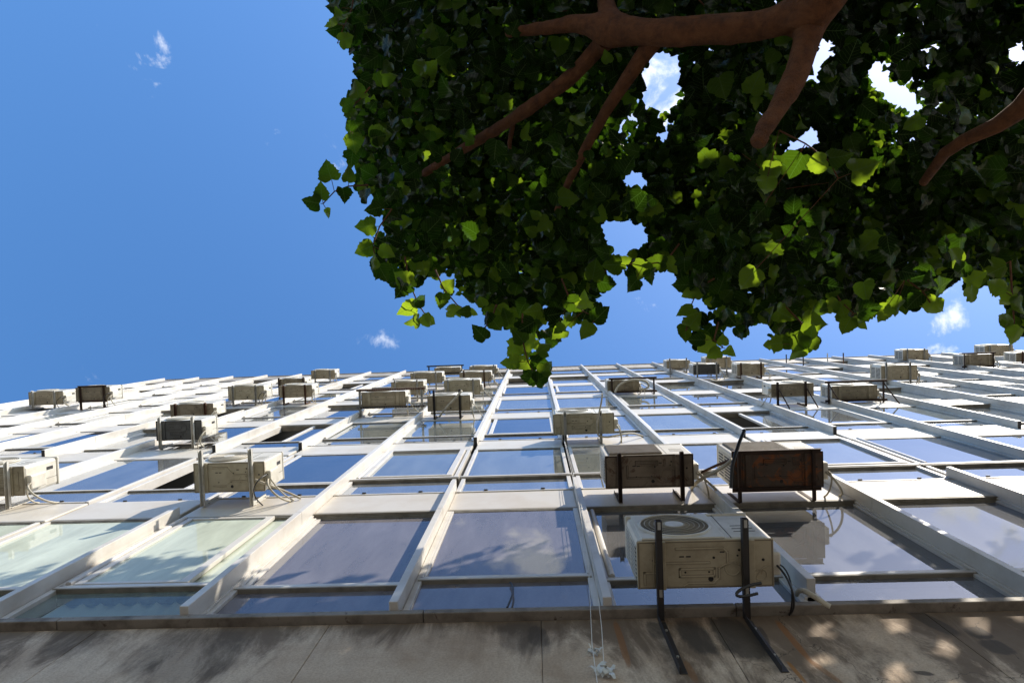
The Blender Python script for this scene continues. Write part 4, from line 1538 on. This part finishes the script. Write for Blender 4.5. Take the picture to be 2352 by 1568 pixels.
# --- sprigs at the rim: a twig with leaves set alternately along it
SPRIGS = [([(845, 425, 4.6), (800, 428, 4.5), (768, 440, 4.4), (742, 468, 4.35)], [(755, 392, 46), (738, 440, 42), (716, 464, 42), (790, 448, 36), (752, 490, 24), (800, 400, 40)]),
          ([(900, 480, 4.6), (872, 520, 4.5), (856, 565, 4.4), (868, 610, 4.35)], [(858, 480, 40), (840, 520, 48), (838, 572, 46), (858, 600, 38), (880, 628, 42), (888, 580, 40)]),
          ([(930, 590, 4.5), (940, 650, 4.4), (962, 700, 4.3), (985, 735, 4.25)], [(922, 665, 46), (935, 710, 50), (948, 738, 36), (975, 735, 34), (990, 738, 24), (965, 690, 36), (925, 640, 44)]),
          ([(1000, 620, 4.5), (1020, 665, 4.4), (1050, 700, 4.3), (1078, 715, 4.2)], [(1015, 690, 38), (1038, 715, 40), (1066, 716, 34), (1085, 718, 24), (1030, 655, 36)]),
          ([(1140, 700, 4.5), (1130, 730, 4.4), (1104, 765, 4.3)], [(1102, 764, 46), (1140, 745, 38), (1155, 720, 44)]),
          ([(1200, 720, 4.4), (1200, 780, 4.3), (1212, 830, 4.2), (1235, 872, 4.1)], [(1180, 800, 42), (1172, 832, 42), (1202, 835, 40), (1238, 830, 44), (1215, 868, 40), (1245, 868, 38), (1255, 845, 36), (1225, 790, 42), (1190, 770, 44), (1250, 800, 36)]),
          ([(1290, 640, 4.5), (1310, 690, 4.4), (1340, 715, 4.3), (1370, 730, 4.25)], [(1345, 690, 44), (1380, 722, 48), (1345, 758, 44), (1300, 740, 42), (1268, 770, 46), (1285, 765, 38), (1320, 700, 46)]),
          ([(1560, 560, 4.4), (1530, 600, 4.35), (1480, 608, 4.3), (1420, 605, 4.3), (1360, 640, 4.4)], [(1510, 600, 44), (1475, 620, 46), (1452, 655, 38), (1432, 600, 38), (1405, 608, 42), (1395, 650, 42), (1540, 610, 42), (1495, 635, 38), (1385, 580, 44), (1365, 620, 50)]),
          ([(1640, 640, 4.3), (1605, 660, 4.2), (1588, 700, 4.15), (1575, 760, 4.1)], [(1562, 655, 40), (1590, 672, 44), (1600, 640, 46), (1575, 715, 42), (1574, 765, 40), (1595, 735, 44)]),
          ([(1650, 740, 4.2), (1640, 780, 4.1), (1660, 798, 4.05)], [(1620, 795, 48), (1640, 812, 36), (1676, 808, 30), (1600, 780, 40), (1660, 780, 26)]),
          ([(1800, 700, 4.1), (1840, 740, 4.0), (1850, 790, 3.95)], [(1862, 775, 56), (1832, 812, 50), (1800, 780, 46), (1870, 742, 50), (1775, 790, 44)]),
          ([(1900, 640, 4.1), (1930, 690, 4.0), (1960, 720, 3.95)], [(1882, 712, 44), (1905, 705, 44), (1944, 748, 44), (1975, 740, 38), (1935, 710, 42), (1990, 720, 44)]),
          ([(2080, 640, 4.0), (2120, 670, 3.9), (2140, 700, 3.9)], [(2140, 702, 50), (2165, 656, 52), (2100, 690, 44), (2060, 705, 44), (2030, 720, 44), (2140, 640, 46)]),
          ([(2215, 600, 3.9), (2225, 645, 3.85), (2228, 680, 3.85)], [(2228, 672, 44), (2240, 640, 46), (2208, 620, 44), (2195, 590, 46)]),
          ([(2320, 600, 3.9), (2325, 680, 3.8), (2330, 750, 3.75)], [(2290, 655, 46), (2310, 690, 40), (2310, 735, 42), (2332, 770, 46), (2340, 700, 44), (2290, 620, 46)]),
          ([(815, -20, 4.7), (808, 20, 4.7), (790, 60, 4.65), (775, 100, 4.6)], [(765, 15, 40), (778, 35, 36), (770, 68, 40), (795, 90, 36), (760, 55, 30)]),
          ([(850, 200, 4.6), (825, 230, 4.6), (800, 250, 4.6)], [(820, 205, 46), (800, 240, 34), (808, 265, 34), (820, 290, 40), (812, 330, 44), (808, 365, 40)]),
          ([(1790, 300, 4.0), (1850, 330, 3.95), (1905, 370, 3.9), (1925, 410, 3.9)], [(1830, 380, 56), (1875, 375, 46), (1770, 395, 52), (1930, 360, 50), (1985, 385, 62), (1760, 425, 46), (1720, 640, 58), (1740, 495, 52)]),
          ]
tw = MB()
sp, ss, sn, sd, sy_ = [], [], [], [], []
for line, lvs in SPRIGS:
    P = [PX(a, b_, c_) for a, b_, c_ in line]
    tw.tube([(p.x, -p.y, p.z) for p in P], [0.006, 0.005, 0.004, 0.0035, 0.003][:len(P)], 6)
    for (lx, ly, lp) in lvs:
        d = [math.hypot(lx - a, ly - b_) for a, b_, c_ in line]
        j = min(range(len(d)), key=d.__getitem__)
        zl = line[j][2] - 0.04 + RT.uniform(-.05, .05)
        c = PX(lx, ly, zl) + TL
        at = P[j] + TL
        dv = (c - at)
        dv.z = -0.35 * max(dv.length, .05)
        L = lp * zl / F * 0.98
        basep = c - dv.normalized() * L * 0.45
        tw.tube([((at - TL).x, -(at - TL).y, (at - TL).z), ((basep - TL).x, -(basep - TL).y, (basep - TL).z + 0.01)], 0.0022, 5)
        sp.append(c[:]); ss.append(L); sd.append(dv[:])
        sn.append((RT.gauss(0, .25), RT.gauss(0, .25), 1)); sy_.append(RT.uniform(.3, 1) if lp > 30 else 1)  # rim leaves get sunlit brightness in their colour
# a few thin twigs inside the crown
for q in range(170):
    a = rng.integers(0, len(pos))
    p = Vector(pos[a]) - TL
    if pos[a][2] > 7.2:
        continue
    d = Vector((RT.gauss(0, 1), RT.gauss(0, 1), RT.gauss(0, .35))).normalized()
    pts = [p, p + d * .16 + Vector((0, 0, -.02)), p + d * .34 + Vector((RT.gauss(0, .04), RT.gauss(0, .04), -.05))]
    tw.tube([(t.x, -t.y, t.z) for t in pts], [.005, .004, .002], 5)
tag(tw.build('twigs', M['bark'], tree), kind='stuff')
pos = np.concatenate([pos, np.array(sp)])
size = np.concatenate([size, np.array(ss)])
n_ = np.concatenate([n_, np.array(sn)])
dirv = np.concatenate([dirv, np.array(sd)])
young_lit = np.concatenate([young_lit, np.array(sy_)])

# leaf blades: heart shaped, toothed, some lobed; folded on the midrib and cupped
HEART = [(0.13, -0.07), (0.30, -0.05), (0.43, 0.07), (0.485, 0.20), (0.455, 0.27), (0.475, 0.33), (0.42, 0.44), (0.425, 0.50), (0.33, 0.60), (0.32, 0.66), (0.20, 0.78), (0.17, 0.84), (0.06, 0.96)]
LOBED = [(0.13, -0.07), (0.32, -0.06), (0.46, 0.04), (0.53, 0.20), (0.50, 0.30), (0.56, 0.40), (0.44, 0.46), (0.30, 0.50), (0.27, 0.56), (0.31, 0.64), (0.22, 0.76), (0.18, 0.84), (0.06, 0.98)]
BROAD = [(0.16, -0.10), (0.34, -0.10), (0.50, 0.02), (0.555, 0.18), (0.52, 0.25), (0.54, 0.32), (0.47, 0.43), (0.47, 0.50), (0.36, 0.60), (0.34, 0.67), (0.21, 0.78), (0.17, 0.84), (0.05, 0.95)]
MID = [0.0, 0.12, 0.30, 0.48, 0.66, 0.84, 1.04]


def template(right, left):
    V = [(0, y) for y in MID]
    nr = len(right)
    V += list(right) + [(-x, y) for x, y in left]
    Fc = []
    for off, flip in ((7, False), (7 + nr, True)):
        # connect outline to the midrib by nearest level
        for j in range(nr):
            my = [1, 1, 1, 2, 2, 2, 3, 3, 4, 4, 5, 5, 5]
            a = off + j
            b_ = off + j + 1 if j + 1 < nr else 6
            t = (my[j], a, b_)
            Fc.append(t if not flip else t[::-1])
            if j + 1 < nr and my[j + 1] != my[j]:
                t = (my[j], b_, my[j + 1])
                Fc.append(t if not flip else t[::-1])
        t = (0, off, 1)
        Fc.append(t if not flip else t[::-1])
        t = (5, 6, off + nr - 1)
    return np.array(V, float), np.array(Fc)


TPL = [template(HEART, HEART), template(HEART, LOBED), template(LOBED, LOBED), template(BROAD, BROAD), template(BROAD, HEART)]
TID = rng.choice(len(TPL), len(pos), p=[.3, .15, .12, .28, .15])
allV, allF, allUV, allR = [], [], [], []
base = 0
for t, (V, Fc) in enumerate(TPL):
    I = np.nonzero(TID == t)[0]
    k = len(I)
    n = n_[I] / np.linalg.norm(n_[I], axis=1, keepdims=True)
    d = dirv[I]
    d = d - (d * n).sum(1, keepdims=True) * n
    d /= np.linalg.norm(d, axis=1, keepdims=True)
    s = np.cross(d, n)
    sz = size[I][:, None]
    x = V[None, :, 0] * sz * rng.uniform(.85, 1.1, (k, 1))
    y = (V[None, :, 1] - 0.45) * sz
    fold = rng.uniform(-.1, .6, (k, 1))
    droop = rng.uniform(0.1, .55, (k, 1))
    wav = rng.uniform(0, 6.28, (k, 1))
    h = np.abs(x) * fold - droop * (y ** 2) / sz * 1.1 + 0.075 * sz * np.sin(V[None, :, 1] * 8 + wav + V[None, :, 0] * 3) * (np.abs(V[None, :, 0]) * 2)
    x = x * (1 + rng.normal(0, .055, x.shape)) + rng.normal(0, .06, (k, 1)) * y
    y = y + rng.normal(0, .012, y.shape) * sz * (np.abs(V[None, :, 0]) > .05)
    tw_ = rng.normal(0, .4, (k, 1)) * V[None, :, 1]
    h = h + x * tw_
    P = pos[I][:, None, :] + x[..., None] * s[:, None, :] + y[..., None] * d[:, None, :] + h[..., None] * n[:, None, :]
    allV.append(P.reshape(-1, 3))
    nv = len(V)
    allF.append((Fc[None] + (np.arange(k) * nv)[:, None, None] + base).reshape(-1, 3))
    base += k * nv
    allUV.append(np.tile(V, (k, 1)))
    allR.append(np.repeat(young_lit[I], nv))
allV = np.concatenate(allV) - np.array(TL)
allF = np.concatenate(allF)
allUV = np.concatenate(allUV)
allR = np.concatenate(allR)
me = bpy.data.meshes.new('crown')
me.vertices.add(len(allV))
me.vertices.foreach_set('co', allV.ravel())
me.loops.add(allF.size)
me.loops.foreach_set('vertex_index', allF.ravel().astype(np.int32))
me.polygons.add(len(allF))
me.polygons.foreach_set('loop_start', np.arange(0, allF.size, 3, dtype=np.int32))
me.polygons.foreach_set('use_smooth', np.ones(len(allF), bool))
uvl = me.uv_layers.new(name='leaf')
uvl.data.foreach_set('uv', allUV[allF.ravel()].ravel())
at = me.attributes.new('young_lit', 'FLOAT', 'POINT')
at.data.foreach_set('value', allR.astype(np.float32))
me.update(calc_edges=True)
me.validate()


def leaf_mat():
    m = bpy.data.materials.new('leaf')
    m.use_nodes = True
    nt = m.node_tree
    nt.nodes.clear()
    at = nt.nodes.new('ShaderNodeAttribute')
    at.attribute_name = 'young_lit'
    uv = nt.nodes.new('ShaderNodeUVMap')
    sp = nt.nodes.new('ShaderNodeSeparateXYZ')
    nt.links.new(uv.outputs[0], sp.inputs[0])
    ax = math_n(nt, 'ABSOLUTE', sp.outputs['X'])
    rib = math_n(nt, 'LESS_THAN', ax, 0.014)
    fr = math_n(nt, 'FRACT', math_n(nt, 'ADD', math_n(nt, 'MULTIPLY', sp.outputs['Y'], 6.0), math_n(nt, 'MULTIPLY', ax, -4.2)))
    side = math_n(nt, 'LESS_THAN', fr, 0.11)
    vein = math_n(nt, 'MAXIMUM', rib, math_n(nt, 'MULTIPLY', side, 0.6))
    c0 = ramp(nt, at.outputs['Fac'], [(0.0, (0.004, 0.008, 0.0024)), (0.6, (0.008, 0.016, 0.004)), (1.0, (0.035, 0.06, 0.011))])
    c1_ = ramp(nt, at.outputs['Fac'], [(0.0, (0.005, 0.014, 0.0006)), (0.5, (0.027, 0.063, 0.0022)), (1.0, (0.22, 0.32, 0.014))])  # shaded to sunlit look put into the colour, along with leaf age
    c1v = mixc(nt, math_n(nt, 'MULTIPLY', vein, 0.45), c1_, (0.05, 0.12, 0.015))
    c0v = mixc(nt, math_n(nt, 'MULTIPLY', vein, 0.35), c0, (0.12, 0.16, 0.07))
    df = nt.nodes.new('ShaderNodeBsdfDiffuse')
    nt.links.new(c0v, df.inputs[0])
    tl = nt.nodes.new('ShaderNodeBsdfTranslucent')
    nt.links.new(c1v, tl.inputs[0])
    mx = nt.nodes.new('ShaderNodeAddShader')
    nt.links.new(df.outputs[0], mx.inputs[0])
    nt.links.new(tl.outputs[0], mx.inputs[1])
    gl = nt.nodes.new('ShaderNodeBsdfGlossy')
    gl.inputs['Roughness'].default_value = 0.27
    gl.inputs[0].default_value = (1, 1, 1, 1)
    fz = nt.nodes.new('ShaderNodeFresnel')
    fz.inputs[0].default_value = 1.38
    m2 = nt.nodes.new('ShaderNodeMixShader')
    nt.links.new(math_n(nt, 'MULTIPLY', fz.outputs[0], 0.03), m2.inputs[0])
    nt.links.new(mx.outputs[0], m2.inputs[1])
    nt.links.new(gl.outputs[0], m2.inputs[2])
    o = nt.nodes.new('ShaderNodeOutputMaterial')
    nt.links.new(m2.outputs[0], o.inputs[0])
    return m


M['leaf'] = leaf_mat()
me.materials.append(M['leaf'])
crown = bpy.data.objects.new('crown', me)
col.objects.link(crown)
crown.parent = tree
